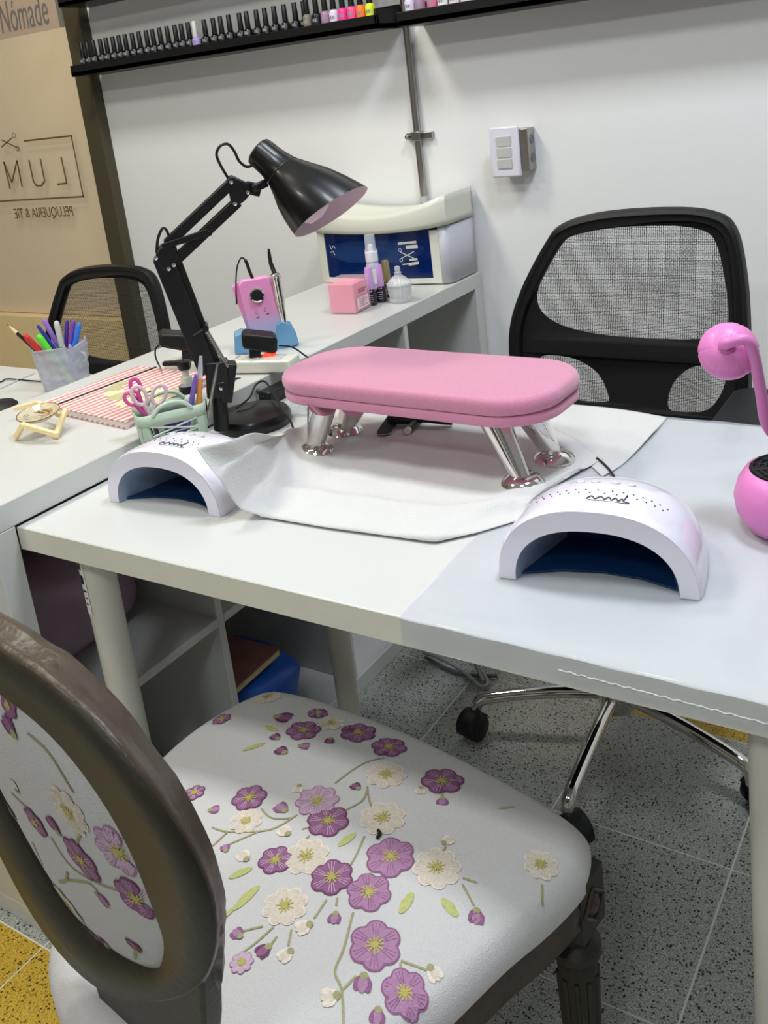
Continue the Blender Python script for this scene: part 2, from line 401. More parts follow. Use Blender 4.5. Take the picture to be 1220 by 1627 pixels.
def polish(body, cap, label, x, y, z, h=1.0, group=GR):
    t = thing('nail_polish_bottle', label, 'bottle', (x, y, z), 0, group)
    b_ = MB().lathe([(.0105, 0), (.0124, .002), (.0124, .036 * h), (.0105, .040 * h), (.0065, .043 * h)], 12)
    b_.build('body', body, t, world=False)
    MB().lathe([(.0076, .043 * h), (.0073, .055 * h), (.0063, .084 * h), (.0055, .085 * h)], 12).build('cap', cap, t, world=False)
    lb = MB().grid(lambda u, v: Vector((.01235 * math.sin((u - .5) * 1.3), -.01235 * math.cos((u - .5) * 1.3), .027 + .008 * v)), 5, 2)
    lb.build('label_print', mat('bottle_print', (150, 152, 160), .5, var=.6, scale=900), t, world=False)
    return t
xs_dark = [-1.255, -1.2285, -1.2, -1.172, -1.143, -1.117, -1.09, -1.062, -1.035, -1.005, -.977, -.95, -.922, -.894, -.866, -.838, -.812]
dark0 = polish('blackg', 'black', 'dark nail polish bottle with black cap standing left of the white-capped one', xs_dark[0] + .012, 1.365, ZL + .012)
ORD = ['first', 'second', 'third', 'fourth', 'fifth', 'sixth', 'seventh', 'eighth', 'ninth', 'tenth', 'eleventh', 'twelfth', 'thirteenth', 'fourteenth', 'fifteenth', 'sixteenth', 'seventeenth']
dark0['label'] = 'dark nail polish bottle at the far left end of the long ledge'
for k, x in enumerate(xs_dark[1:]): dup(dark0, (x + .012, 1.365 + (R() - .5) * .006, ZL + .012), label='dark black-capped polish bottle, %s from the left end of the long ledge' % ORD[k + 1])
polish(mat('lilac_polish', (168, 150, 214), .3), 'white', 'lilac nail polish bottle with a white cap among the dark ones', -.776, 1.362, ZL + .012)
xr = [-.742, -.711, -.683, -.652, -.617, -.588, -.558, -.527, -.495, -.462, -.429, -.402]
d2 = None
for k, x in enumerate(xr):
    o = dup(dark0, (x, 1.365 + (R() - .5) * .006, ZL + .012), label='dark black-capped polish bottle, %s to the right of the white-capped one' % ORD[k])
for nm, c_, x, l_ in (('olive_grey', (128, 122, 106), -.378, 'olive-grey nail polish bottle with black cap left of the last dark one'),
                      ('ink', (20, 20, 28), -.349, 'dark nail polish bottle between the olive-grey and the mauve one'),
                      ('mauve', (168, 130, 160), -.322, 'mauve nail polish bottle with black cap beside the white one'),
                      ('pale_lilac', (226, 216, 236), -.296, 'lilac-white nail polish bottle beside the hot pink one'),
                      ('hot_pink', (240, 60, 150), -.269, 'hot pink nail polish bottle with black cap'),
                      ('coral_pink', (246, 84, 150), -.242, 'coral pink nail polish bottle beside the orange one'),
                      ('orange', (255, 128, 50), -.216, 'orange nail polish bottle with black cap'),
                      ('neon_yellow', (226, 240, 40), -.189, 'neon yellow nail polish bottle at the right end of the row')):
    polish(mat(nm + '_polish', c_, .3), 'black', l_, x, 1.345, ZL + .012, 1.16)
G2 = 'pale bottles on the right black ledge'
for nm, c_, x, l_ in (('pale_lilac', (226, 216, 236), -.078, 'lilac-white bottle at the left end of the right ledge'),
                      ('mauve', (168, 130, 160), -.050, 'mauve bottle second from left on the right ledge'),
                      ('rose', (222, 110, 150), -.018, 'rose pink bottle third from left on the right ledge'),
                      ('milk', (236, 236, 236), .010, 'milky white bottle fourth from left on the right ledge'),
                      ('milk_pink', (232, 222, 228), .040, 'pinkish white bottle fifth from left on the right ledge'),
                      ('milk_b', (228, 216, 232), .070, 'pale lilac bottle sixth from left on the right ledge')):
    polish(mat(nm + '_polish', c_, .3), 'white', l_, x, 1.345, ZL + .008, 1.16, group=G2)

# ================================================================ shelving unit
su = thing('cube_shelving_unit', 'white cube shelving unit standing between the work table and desk', 'shelf', (-.195, .7, 0))
Y1, Y2 = -.040, 1.432; T = .038; X0 = -.39
ys = [Y1 + T + k * ((Y2 - Y1 - 2 * T - 3 * .016) / 4 + .016) for k in range(5)]
def ubox(name, a, b, m='white', bev=.0015): return MB().box(a, b).build(name, m, su, smooth=False, bevel=bev, seg=1)
ubox('top_panel', (X0, Y1, .732), (0, Y2, .77)); ubox('bottom_panel', (X0, Y1, 0), (0, Y2, .038))
ubox('end_panel', (X0, Y1, .038), (0, Y1 + T, .732)); ubox('end_panel', (X0, Y2 - T, .038), (0, Y2, .732))
ZM = .385
for k in range(1, 4): ubox('divider', (X0, ys[k] - .016, .038), (-.001, ys[k], .732))
for k in range(4): ubox('shelf_board', (X0 + .002, ys[k], ZM - .008), (-.0005, ys[k + 1] - .016, ZM + .008))
MB().box((X0 - .002, Y1 + .02, .03), (X0, Y2 - .02, .75)).build('back_sheet', 'edge', su, smooth=False)

# contents of the cubbies
def lump(c, s, seed, n=26, bumpy=.12):
    rnd = random.Random(seed); ph = [(rnd.uniform(0, 6), rnd.uniform(2, 5), rnd.uniform(1, 4)) for _ in range(6)]
    c = Vector(c)
    def f(u, v):
        a = 2 * PI * u; b = PI * (v - .5); cb = abs(math.cos(b)) ** .55
        ca, sa = math.cos(a), math.sin(a)
        x = math.copysign(abs(ca) ** .6, ca) * cb; y = math.copysign(abs(sa) ** .6, sa) * cb; z = math.copysign(abs(math.sin(b)) ** .7, math.sin(b))
        d = 1 + bumpy * sum(math.sin(p_ + k1 * a + k2 * b * 2) for p_, k1, k2 in [(q[0], round(q[1]), q[2]) for q in ph]) / 6
        return c + Vector((x * s[0] * d, y * s[1] * d, max(z * d, -1) * s[2]))
    return MB().grid(f, n * 2, n, cu=True)
MBK = lump((-.235, .165, .498), (.125, .155, .105), 3)
MBK.build('plum_bag', 'purplebag', tag=('plum crinkled plastic bag stuffed in the upper left cubby', 'bag'))
lump((-.18, .19, .655), (.15, .13, .022), 5, bumpy=.3).build('folded_bag', mat('pale_pink_film', (196, 176, 178), .25, var=.2, scale=20, coat=.4), tag=('pale pink folded plastic on top of the plum bag', 'bag'))
bk = thing('magazine', 'red-brown illustrated magazine on a blue bag in the lower cubby', 'magazine', (-.1, .45, .16), 0)
Mag = mat('magazine_cover', (150, 100, 92), .45, var=.55, scale=26)
P0 = Vector((-.148, .444, .196)); rm = RZ(.03)
MB().obox(P0, (.20, .16, .012), rm).build('pages', mat('cream_pages', (206, 190, 140), .7), bk, smooth=False)
MB().obox(P0 + Vector((0, 0, .008)), (.204, .163, .003), rm).build('cover', Mag, bk, smooth=False)
lump((-.150, .480, .113), (.128, .112, .074), 9, bumpy=.12).build('blue_bag', mat('cobalt_bag', (30, 90, 190), .4, var=.3, scale=12), tag=('bright blue bag under the magazine in the lower cubby', 'bag'))

# ================================================================ work table
tt = thing('work_table', 'white work table with round legs under the pink hand rest', 'table', (.52, .31, 0))
TR = 1.045
MB().box((.0002, 0, .696), (TR, .622, .73)).build('tabletop', 'white', tt, smooth=False, bevel=.0015, seg=2)
MB().box((.0002, -.0008, .6965), (TR, 0, .7293)).build('edge_shade_strip', mat('cream_edge_shade', (222, 220, 204), .35), tt, smooth=False)  # added front strip; shading of the table edge is put into its cream
for x, y in ((.079, .056), (.088, .55), (.980, .058), (.975, .55)):
    MB().lathe([(.020, 0), (.0205, .02), (.0245, .690), (.032, .693), (.032, .696)], 24, (x, y, 0)).build('leg', 'legw', tt)
st = thing('barcode_sticker', 'small white sticker with black marks on the left table leg', 'sticker', (.079, .03, .66))
def cyl(u, w, r=.0248): return Vector((.079 + r * math.sin(u), .056 - r * math.cos(u), w))
MB().grid(lambda u, v: cyl(-.60 + u * .62, .590 + .095 * v, .0249), 6, 2).build('paper', 'paper', st)
for a, b, c1, c2 in ((-.38, -.18, .660, .672), (-.42, -.12, .638, .652), (-.40, -.05, .626, .629), (-.30, -.05, .616, .618), (-.36, -.1, .606, .608)):
    MB().grid(lambda u, v: cyl(a + u * (b - a), c1 + (c2 - c1) * v, .0253), 4, 2).build('print', 'black', st)

# clear film over the right part of the table
def film(u, v):
    x = .617 + u * (TR - .617); y0 = -.0015
    s = v * .66
    e = .0007 * math.sin(x * 60 + s * 20) + .0005 * math.sin(x * 23 - s * 70)
    if s < .035: z = .7305 - (.035 - s) * .9; y = -.0022 - .0008 * math.sin(x * 90)
    else: z = .7318 + e * .6; y = -.001 + (s - .035)
    if u == 0: x += .006 * math.sin(s * 22) + (.03 * max(0, .06 - s) * 5)
    x += .07 * (s / .62) ** 2 * (1 - u) * .9
    return Vector((x, y, max(z, .7309) if s >= .035 else z))
FM = mat('clear_film', (212, 217, 226), .10, alpha=.42, var=.02, scale=4, bump=1.0, bscale=14)
flm = MB().grid(film, 40, 60).build('table_film', FM, tag=('shiny clear plastic film covering the right half of the table', 'film'))
MB().tube([(.80 + .004 * k, -.0036 - .0006 * math.sin(k * 1.7), .7155 + .0006 * math.sin(k * 2.3) - .00006 * k) for k in range(62)], [.0004 + .0003 * abs(math.sin(k * 1.3)) for k in range(62)], 6).build('crinkled_hem', mat('bright_hem', (245, 246, 250), .1, coat=.5), flm)

# ================================================================ left desk
dk = thing('side_desk', 'low white desk beyond the shelving unit with the pen cup', 'desk', (-.9, .1, 0))
MB().box((-1.6, -.5, .70), (-.395, .588, .73)).build('desktop', 'white', dk, smooth=False, bevel=.002)
for x, y in ((-1.55, .54), (-1.55, -.45), (-.45, -.45), (-.45, .54)):
    MB().lathe([(.02, 0), (.022, .70)], 16, (x, y, 0)).build('leg', 'legw', dk)

# ================================================================ mesh office chairs
def net_mat():
    m = bpy.data.materials.new('chair_net'); m.use_nodes = True; nt = m.node_tree; b = nt.nodes['Principled BSDF']; out = nt.nodes['Material Output']
    b.inputs['Base Color'].default_value = (.012, .012, .015, 1); b.inputs['Roughness'].default_value = .6
    tc = nt.nodes.new('ShaderNodeTexCoord'); mp = nt.nodes.new('ShaderNodeMapping'); mp.inputs['Scale'].default_value = (1, 0, 1.25)
    nt.links.new(tc.outputs['Object'], mp.inputs[0])
    v = nt.nodes.new('ShaderNodeTexVoronoi'); v.inputs['Scale'].default_value = 280; v.inputs['Randomness'].default_value = .15
    nt.links.new(mp.outputs[0], v.inputs['Vector'])
    lt_ = nt.nodes.new('ShaderNodeMath'); lt_.operation = 'LESS_THAN'; lt_.inputs[1].default_value = .415
    nt.links.new(v.outputs['Distance'], lt_.inputs[0])
    tr = nt.nodes.new('ShaderNodeBsdfTransparent'); ms = nt.nodes.new('ShaderNodeMixShader')
    nt.links.new(lt_.outputs[0], ms.inputs[0]); nt.links.new(b.outputs[0], ms.inputs[1]); nt.links.new(tr.outputs[0], ms.inputs[2])
    nt.links.new(ms.outputs[0], out.inputs[0]); return m
M['net'] = net_mat()
def office_chair(label, loc, rz, group, dz=0):
    t = thing('office_chair', label, 'chair', loc, rz, group)
    B = BASE[t.name]
    # back outline in local x (width), z; lies at local y=.22
    ol = [(-.261, .752), (-.233, .831), (-.180, .920), (-.146, .955), (-.07, .975), (.05, .981), (.135, .974), (.178, .944), (.197, .849), (.202, .722), (.199, .626), (.17, .575), (.10, .56), (-.15, .56), (-.235, .595), (-.262, .67)]
    sp = spline([(u, 0, v) for u, v in ol], 6, True)
    def yb(u, v): return .22 - .25 * (u + .03) ** 2 + .06 * (v - .6)
    def pl(u, v, w): return B @ Vector((u, yb(u, v) + w, v + dz))
    cc = Vector((-.03, 0, .77))
    fr_ = MB()
    ring = []
    for q in sp:
        d = (q - cc).normalized(); ring.append((q, d))
    n = len(ring)
    vs = []
    prof = [(-.026, -.006), (-.022, -.011), (-.012, -.012), (-.008, -.015), (.0, -.012), (.004, 0), (.0, .012), (-.022, .012), (-.026, .004)]
    for q, d in ring:
        for a, w in prof: vs.append(pl(q.x + d.x * a, q.z + d.z * a, w))
    m_ = len(prof)
    fs = [(i * m_ + k, ((i + 1) % n) * m_ + k, ((i + 1) % n) * m_ + (k + 1) % m_, i * m_ + (k + 1) % m_) for i in range(n) for k in range(m_)]
    fr_.add(vs, fs); fr_.build('back_frame', 'black', t)
    inner = [(q.x - d.x * .02, q.z - d.z * .02) for q, d in ring]
    h1 = [(-.205, .806), (-.190, .862), (-.152, .915), (-.125, .935), (-.05, .948), (.05, .951), (.115, .943), (.143, .922), (.158, .86), (.165, .80), (.158, .765), (.11, .742), (-.02, .738), (-.12, .748), (-.18, .77)]
    h2 = [(-.205, .680), (-.19, .696), (-.13, .690), (-.085, .662), (-.066, .618), (-.075, .605), (-.13, .605), (-.175, .62)]
    h3 = [(.052, .603), (.060, .65), (.095, .686), (.14, .695), (.160, .68), (.150, .64), (.125, .608), (.09, .6)]
    holes = [[(q.x, q.z) for q in spline([(u, 0, v) for u, v in h], 4, True)] for h in (h1, h2, h3)]
    fill('solid_fabric', [inner] + holes, pl, 'blackf', t, .003)
    g = MB()
    def rad(u, v):
        k = int(u * n) % n; q, d = ring[k]; r_ = v; a = Vector((q.x - d.x * .02, 0, q.z - d.z * .02)); p_ = cc + (a - cc) * r_
        return pl(p_.x, p_.z, .001)
    g.grid(rad, n, 14, cu=True); g.build('net', 'net', t)
    # lumbar spine, seat, base (local)
    s = MB().box((-.03, .235, .40 + dz), (.03, .262, .72 + dz)); s.build('back_support', 'black', t, world=False, bevel=.006)
    oc = rrect(.47, .46, .12)
    s = MB().prism([(x, y - .0, .43 + dz) for x, y in oc], (0, 0, .06)); s.build('seat', 'blackf', t, world=False, bevel=.02, seg=3)
    for sx in (-1, 1):
        a = MB(); xx = sx * .245 - .015
        a.prism([(xx + x, .03 + y, .655 + dz) for x, y in rrect(.075, .25, .035)], (0, 0, .026)); a.build('armrest', 'blackm', t, world=False, bevel=.006)
        MB().tube(spline([(xx, .10, .66 + dz), (xx + sx * .01, .10, .57 + dz), (xx - sx * .02, .06, .46 + dz), (sx * .12, .02, .44 + dz)], 5), .013, 8).build('arm_bracket', 'black', t, world=False)
    MB().lathe([(.024, .12), (.024, .25), (.014, .25), (.014, .43 + dz)], 18).build('gas_lift', 'steel', t, world=False)
    MB().lathe([(.032, .075), (.036, .09), (.034, .125), (.0, .128)], 18).build('hub', 'chrome', t, world=False)
    return t
def star(t, angs, rad, parts=True):
    for a in angs:
        d = Vector((math.cos(a), math.sin(a), 0)); e = d * rad
        pts = spline([d * .02 + Vector((0, 0, .105)), d * .12 + Vector((0, 0, .102)), d * (rad - .05) + Vector((0, 0, .088)), d * (rad - .008) + Vector((0, 0, .076)), e + Vector((0, 0, .05))], 5)
        MB().tube(pts, .0125, 12).build('base_spoke', 'chrome', t, world=False)
        w = MB(); s_ = Vector((-d.y, d.x, 0)); ca = a + 1.0; ax = Vector((-math.sin(ca), math.cos(ca), 0)); o = e + Vector((math.cos(ca), math.sin(ca), 0)) * .012
        for k in (-1, 1): w.lathe([(0, 0), (.018, 0), (.0255, .003), (.0265, .014), (.021, .017), (0, .018)], 20, o + Vector((0, 0, .0265)) + ax * (.004 if k > 0 else -.004), ax * k)
        cst = w.build('caster', 'black', t, world=False)
        hd = MB().grid(lambda u, v: o + Vector((0, 0, .0265)) + (Vector((math.cos(ca), math.sin(ca), 0)) * math.cos(-.3 + u * 2.9) + Vector((0, 0, 1)) * math.sin(-.3 + u * 2.9)) * .0285 + ax * (v - .5) * .04, 10, 4)
        hd.build('hood', 'blackm', cst, world=False, solid=.003)
        MB().tube([e + Vector((0, 0, .04)), e + Vector((0, 0, .062))], .011, 10).build('stem', 'steel', cst, world=False)
GC = 'mesh-back office chairs'
oc1 = office_chair('black mesh-back office chair behind the work table', (.55, .78, 0), 0, GC)
star(oc1, [math.radians(-88 + 72 * k) for k in range(5)], .272)
oc2 = office_chair('black mesh-back office chair on the left behind the pen cup', (-.745, .63, 0), 0.0, GC, -.074)
star(oc2, [math.radians(-70 + 72 * k) for k in range(5)], .272)

# ================================================================ oval-back chair
ch = thing('oval_back_chair', 'antique oval-back chair with floral upholstered seat in the foreground', 'chair', (.55, -.1, 0), 0)
SA = -.10                                  # seat heading
sdir = Vector((math.sin(-SA), math.cos(-SA), 0)); srt = Vector((math.cos(SA), math.sin(SA), 0))
S0 = Vector((.553, -.11, 0))
def sw_(u, v, z=0): return S0 + srt * u + sdir * v + Vector((0, 0, z))
sout = [(-.077, .253), (-.18, .250), (-.259, .242), (-.300, .225), (-.320, .185), (-.33, .12), (-.325, .05), (-.305, -.03), (-.262, -.11), (-.19, -.205), (-.10, -.245), (0, -.25), (.09, -.235), (.145, -.17), (.17, -.11), (.189, -.053), (.206, .039), (.221, .097), (.229, .149), (.226, .178), (.213, .206), (.190, .222), (.149, .232), (.085, .241), (.007, .249)]
ssp = spline([(u, v, 0) for u, v in sout], 5, True)
def seat_r(u, v):       # 0 centre .. 1 edge
    a = math.atan2(v, u); best = 1e9; r = math.hypot(u, v)
    k = min(range(len(ssp)), key=lambda i: abs((math.atan2(ssp[i].y, ssp[i].x) - a + PI) % (2 * PI) - PI))
    return min(1, r / math.hypot(ssp[k].x, ssp[k].y))
def dome(e): return .455 + .028 * (1 - e ** 3.0) - .014 * max(0, (e - .93) / .07) ** 2
n = len(ssp); rr_ = [0, .15, .3, .45, .6, .72, .82, .89, .93, .96, .985, 1.0]
sv = []
for e in rr_[1:]:
    for q in ssp: sv.append(sw_(q.x * e, q.y * e, dome(e)))
low = [sw_(q.x * 1.0, q.y * 1.0, .425) for q in ssp]
s = MB(); m_ = len(rr_) - 1
s.add([sw_(0, 0, dome(0))] + sv + low, [(0, 1 + i, 1 + (i + 1) % n) for i in range(n)] + [(1 + k * n + i, 1 + k * n + (i + 1) % n, 1 + (k + 1) * n + (i + 1) % n, 1 + (k + 1) * n + i) for k in range(m_) for i in range(n)])
s.build('seat_cushion', 'fabric', ch, ang=80)
rail = MB()
pr = [(.985, .427), (.994, .424), (.990, .417), (.997, .411), (.982, .396), (.992, .388), (.975, .382), (.92, .382), (.92, .428)]
rail.add([sw_(q.x * a, q.y * a, z) for q in ssp for a, z in pr], [(i * 9 + k, ((i + 1) % n) * 9 + k, ((i + 1) % n) * 9 + (k + 1) % 9, i * 9 + (k + 1) % 9) for i in range(n) for k in range(9)])
rail.build('seat_rail', 'worn', ch)
for u, v, rear in ((.204, .176, 0), (-.285, .18, 0), (.115, -.19, 1), (-.17, -.17, 1)):
    c0 = sw_(u, v); lg = MB()
    lg.obox(c0 + Vector((0, 0, .40)), (.05, .05, .07), RZ(SA))
    lg.lathe([(.012, 0), (.014, .02), (.022, .31), (.016, .318), (.028, .328), (.028, .338), (.018, .345), (.022, .366)], 24, c0)
    for k in range(10):
        a = k * PI / 5; d = Vector((math.cos(a), math.sin(a), 0)); lg.tube([c0 + d * .0135 + Vector((0, 0, .03)), c0 + d * .0218 + Vector((0, 0, .30))], .0028, 6)
    L_ = lg.build('leg', 'frame', ch, bevel=0)
    if not rear:
        sgn = 1 if u > 0 else -1
        rs = MB()
        for dd, tt_ in ((srt * sgn, sdir), (sdir, srt)):
            cc = c0 + dd * .0255 + Vector((0, 0, .40))
            for k in range(4):
                a0 = k * PI / 2; a1 = a0 + PI / 2; f = lambda a, r: cc + (tt_ * math.cos(a) + Vector((0, 0, 1)) * math.sin(a)) * r + dd * .001
                rs.tube([f(a0, .021), f(a1, .021)], .002, 6)
            rs.lathe([(.012, 0), (.009, .003), (.004, .002), (0, .005)], 12, cc, dd)
        rs.build('rosette', 'worn', L_)
# oval back: contours in the tilted plane of the back
OB = Vector((.57, -.38, .75)); psi, lam = .14, .15
bt = Vector((math.cos(psi), -math.sin(psi), 0)); bf = Vector((math.sin(psi), math.cos(psi), 0))
bu = Vector((0, 0, 1)) * math.cos(lam) - bf * math.sin(lam); bn = bf * math.cos(lam) + Vector((0, 0, 1)) * math.sin(lam)
def onback(x, y, off=0):
    O = OB + bn * off; d = ray(x, y); P_ = CP + d * ((O - CP).dot(bn) / d.dot(bn)); q = P_ - O
    return (q.dot(bt), q.dot(bu))
def bw(a, b, off=0): return OB + bt * a + bu * b + bn * off
inn = [onback(*q) for q in ((260, 1500), (240, 1440), (200, 1340), (150, 1255), (100, 1190), (60, 1150), (0, 1105))] + [(-.062, .128), (-.105, .085), (-.124, .03)] + [onback(*q) for q in ((0, 1268), (50, 1360), (100, 1440), (150, 1500), (200, 1533), (245, 1545))]
rear = [onback(*q) for q in ((338, 1500), (332, 1390), (287, 1320), (230, 1239), (131, 1120), (41, 1066), (0, 1038))] + [(-.10, .178), (-.17, .12), (-.205, .02), (-.213, -.07)] + [onback(*q) for q in ((0, 1353), (41, 1443), (82, 1509), (123, 1553), (180, 1580), (246, 1587), (310, 1565))]
frnt = [onback(*q, .026) for q in ((361, 1530), (362, 1430), (345, 1350), (310, 1275), (262, 1200), (205, 1120), (145, 1062), (70, 1005), (0, 970))] + [(-.12, .180), (-.19, .13), (-.223, .02), (-.222, -.07), (-.215, -.147), (-.2, -.2), (-.177, -.25), (-.14, -.27), (-.08, -.26), (.02, -.20), (.08, -.15)]
def polar(pts, c, N=96):
    P_ = [Vector((a, b, 0)) for a, b in pts]; S_ = spline(P_, 8, True); out = []
    for k in range(N):
        a = 2 * PI * k / N; d = Vector((math.cos(a), math.sin(a), 0)); best = None
        for i in range(len(S_)):
            p_, q_ = S_[i] - c, S_[(i + 1) % len(S_)] - c
            cr1 = d.x * p_.y - d.y * p_.x; cr2 = d.x * q_.y - d.y * q_.x
            if cr1 * cr2 <= 0 and (p_ + q_).dot(d) > 0 and abs(cr1 - cr2) > 1e-9:
                t_ = cr1 / (cr1 - cr2); r_ = (p_ + (q_ - p_) * t_).dot(d)
                best = r_ if best is None else max(best, r_)
        out.append(best if best is not None else out[-1])
    return out
bc = Vector((-.012, -.012, 0)); N_ = 96
def smooth_(r, n):
    for _ in range(n): r = [(r[i - 1] + 2 * r[i] + r[(i + 1) % len(r)]) / 4 for i in range(len(r))]
    return r
ri, ro, rf = smooth_(polar(inn, bc), 6), smooth_(polar(rear, bc), 10), smooth_(polar(frnt, bc), 12)
def bp(k, r_, off):
    a = 2 * PI * k / N_; return bw(bc.x + r_ * math.cos(a), bc.y + r_ * math.sin(a), off)
ring = MB(); vs = []
for k in range(N_):
    i_, o_, f_ = ri[k], ro[k], rf[k] + .0012 * math.sin(k * 1.1) * math.sin(k * .37 + 1) - (.003 if k in (11, 12, 19, 20) else 0)
    vs += [bp(k, i_, 0), bp(k, i_ * .35 + o_ * .65, -.002), bp(k, o_, 0), bp(k, o_ * .75 + f_ * .25 + .001, .006), bp(k, o_ * .5 + f_ * .5 - .003, .011), bp(k, f_ + .001, .018), bp(k, f_ - .006, .027), bp(k, (i_ + f_) / 2, .032), bp(k, i_ + .004, .030)]
mi = [0, 0, 1, 1, 1, 1, 1, 1, 0]
for k in range(N_):
    for j in range(9): ring.add([vs[k * 9 + j], vs[((k + 1) % N_) * 9 + j], vs[((k + 1) % N_) * 9 + (j + 1) % 9], vs[k * 9 + (j + 1) % 9]], [(0, 1, 2, 3)], mi[j])
ro_ = ring.build('oval_frame', ['frame', 'worn'], ch)
bm = bmesh.new(); bm.from_mesh(ro_.data); bmesh.ops.remove_doubles(bm, verts=bm.verts, dist=1e-5); bmesh.ops.recalc_face_normals(bm, faces=bm.faces); bm.to_mesh(ro_.data); bm.free()
pad = MB()
def padf(u, v, sgn, off):
    k = int(round(u * N_)) % N_; r_ = (ri[k] + .004) * v
    return bp(k, r_, off + sgn * .012 * (1 - v ** 4))
pad.grid(lambda u, v: padf(u, v, -1, .006), N_, 12, cu=True); pad.grid(lambda u, v: padf(u, v, 1, .034), N_, 12, cu=True)
pad.build('back_pad', 'fabric', ch)
# lower support block joining the oval to the seat
sup = MB(); pts = [onback(*q, .004) for q in ((326, 1475), (322, 1560), (326, 1640), (320, 1740), (240, 1740), (200, 1670), (165, 1610), (150, 1560), (200, 1565), (260, 1560))]
sup.prism([bw(a, b, .003) for a, b in pts], bn * .020); sup.build('back_support', 'frame', ch, bevel=.003)

# ---- embroidery
EM = {}
def emb(name, c): return mat('thread_' + name, c, .75, var=.22, scale=260, bump=.6, bscale=500)
EMS = [emb('plum', (142, 92, 130)), emb('mauve', (170, 126, 160)), emb('cream', (212, 200, 184)), emb('gold', (182, 172, 92)), emb('olive', (160, 156, 112)), emb('leaf', (184, 188, 118)), emb('dark_plum', (112, 62, 96)), emb('pale_lilac', (196, 168, 188)), emb('cream_edge', (226, 214, 200))]
def on_seat(x, y):
    z = .47
    for _ in range(5):
        P_ = at(x, y, z); q = P_ - S0; z = dome(seat_r(q.dot(srt), q.dot(sdir)))
    return P_
class Surf:
    def __init__(s, kind): s.k = kind
    def c(s, x, y):
        if s.k == 'seat': return on_seat(x, y)
        a, b = onback(x, y, 0); return Vector((a, b, 0))
    def p(s, P_, h):
        if s.k == 'seat':
            q = P_ - S0; return Vector((P_.x, P_.y, dome(seat_r(q.dot(srt), q.dot(sdir))) + .0006 + h))
        q = P_ - bc; a = math.atan2(q.y, q.x) % (2 * PI); k = int(a / (2 * PI) * N_) % N_; v = min(1.0, q.length / (ri[k] + .004))
        return bw(P_.x, P_.y, .006 - .012 * (1 - v ** 4) - .0007 - h)
    def ok(s, P_):
        if s.k == 'seat':
            q = P_ - S0; return seat_r(q.dot(srt), q.dot(sdir)) < .985
        q = P_ - bc; a = math.atan2(q.y, q.x) % (2 * PI); k = int(a / (2 * PI) * N_) % N_; return q.length < ri[k] - .001
def petal(mb, S_, c, ang, r, w, m, h, n=9):
    d = Vector((math.cos(ang), math.sin(ang), 0)); t_ = Vector((-d.y, d.x, 0)); prof = []
    for k in range(n):
        f = k / (n - 1); a = PI * f
        prof.append(c + d * r * (.58 - .42 * math.cos(a)) * 1.0 + t_ * w * math.sin(a) * (1.0 + .12 * math.sin(5 * a)))
    other = [c + d * r * (.58 - .42 * math.cos(PI * k / (n - 1))) - t_ * w * math.sin(PI * k / (n - 1)) for k in range(n - 2, 0, -1)]
    pts = prof + other
    if not all(S_.ok(q) for q in pts): return
    mid = [S_.p(c + d * r * f, h + .0002) for f in (.55,)]
    ps = [S_.p(q, h) for q in pts]; N = len(ps)
    mb.add(ps + mid, [(i, (i + 1) % N, N) for i in range(N)], m)
def flower(mb, S_, x, y, rp, kind, npet=6, rot=None, scale=1):
    c = S_.c(x, y); r = rp * scale * (pxs(c) if S_.k == 'seat' else .00062); rot = R() * 6 if rot is None else rot
    if not S_.ok(c): return
    big, small, n = {'P': (6, 0, 6), 'M': (0, 1, 6), 'C': (8, 2, 8), 'L': (1, 7, 8)}[kind]
    for k in range(n):
        a = rot + 2 * PI * k / n; w = r * (.46 if n == 6 else .35)
        petal(mb, S_, c, a, r, w, big, .0001 + .00006 * (k % 2)); petal(mb, S_, c, a, r * .93, w * .86, small, .0003 + .00006 * (k % 2))
        if r > .012:
            for q in (-.3, 0, .3):    # stitch lines
                a2 = a + q * .6; line(mb, S_, [c + Vector((math.cos(a2), math.sin(a2), 0)) * r * .35, c + Vector((math.cos(a2), math.sin(a2), 0)) * r * .85], .00035, big if kind != 'P' else 7, .0006)
    for k in range(11):
        a = rot + 2 * PI * k / 11 + R() * .2; d = Vector((math.cos(a), math.sin(a), 0)); line(mb, S_, [c, c + d * r * (.28 + .14 * R())], .0008, 3, .0009)
def line(mb, S_, pts, w, m, h):
    for a, b in zip(pts, pts[1:]):
        d = (b - a); d.z = 0
        if d.length < 1e-6: continue
        t_ = Vector((-d.y, d.x, 0)).normalized() * w; q = [a - t_, a + t_, b + t_, b - t_]
        if not all(S_.ok(v) for v in q): continue
        mb.add([S_.p(v, h) for v in q], [(0, 1, 2, 3)], m)
def bud(mb, S_, x, y, rp, kind, ang=-1.2):
    c = S_.c(x, y)
    if not S_.ok(c): return
    r = rp * (pxs(c) if S_.k == 'seat' else .00062) * 1.25; d = Vector((math.cos(ang), math.sin(ang), 0))
    m1, m2 = {'P': (6, 0), 'M': (0, 1), 'C': (8, 2)}[kind]
    for q in (-.35, 0, .35): petal(mb, S_, c - d * r * .8, ang + q, r * 1.7, r * .42, m1 if q else m2, .0002 if q else .0004)
    petal(mb, S_, c - d * r * .95, ang, r * .8, r * .38, 4, .0006)
def leaf(mb, S_, x0, y0, x1, y1, wp, m=5):
    a, b = S_.c(x0, y0), S_.c(x1, y1); d = b - a; d.z = 0; L = d.length
    if not (S_.ok(a) and S_.ok(b)): return
    petal(mb, S_, a - d * .16, math.atan2(d.y, d.x), L, wp * (pxs(a) if S_.k == 'seat' else .0006), m, .0001)
def stem(mb, S_, pts, w=.0011, m=4):
    P_ = spline([S_.c(*q) for q in pts], 5); line(mb, S_, P_, w, m, .00005)
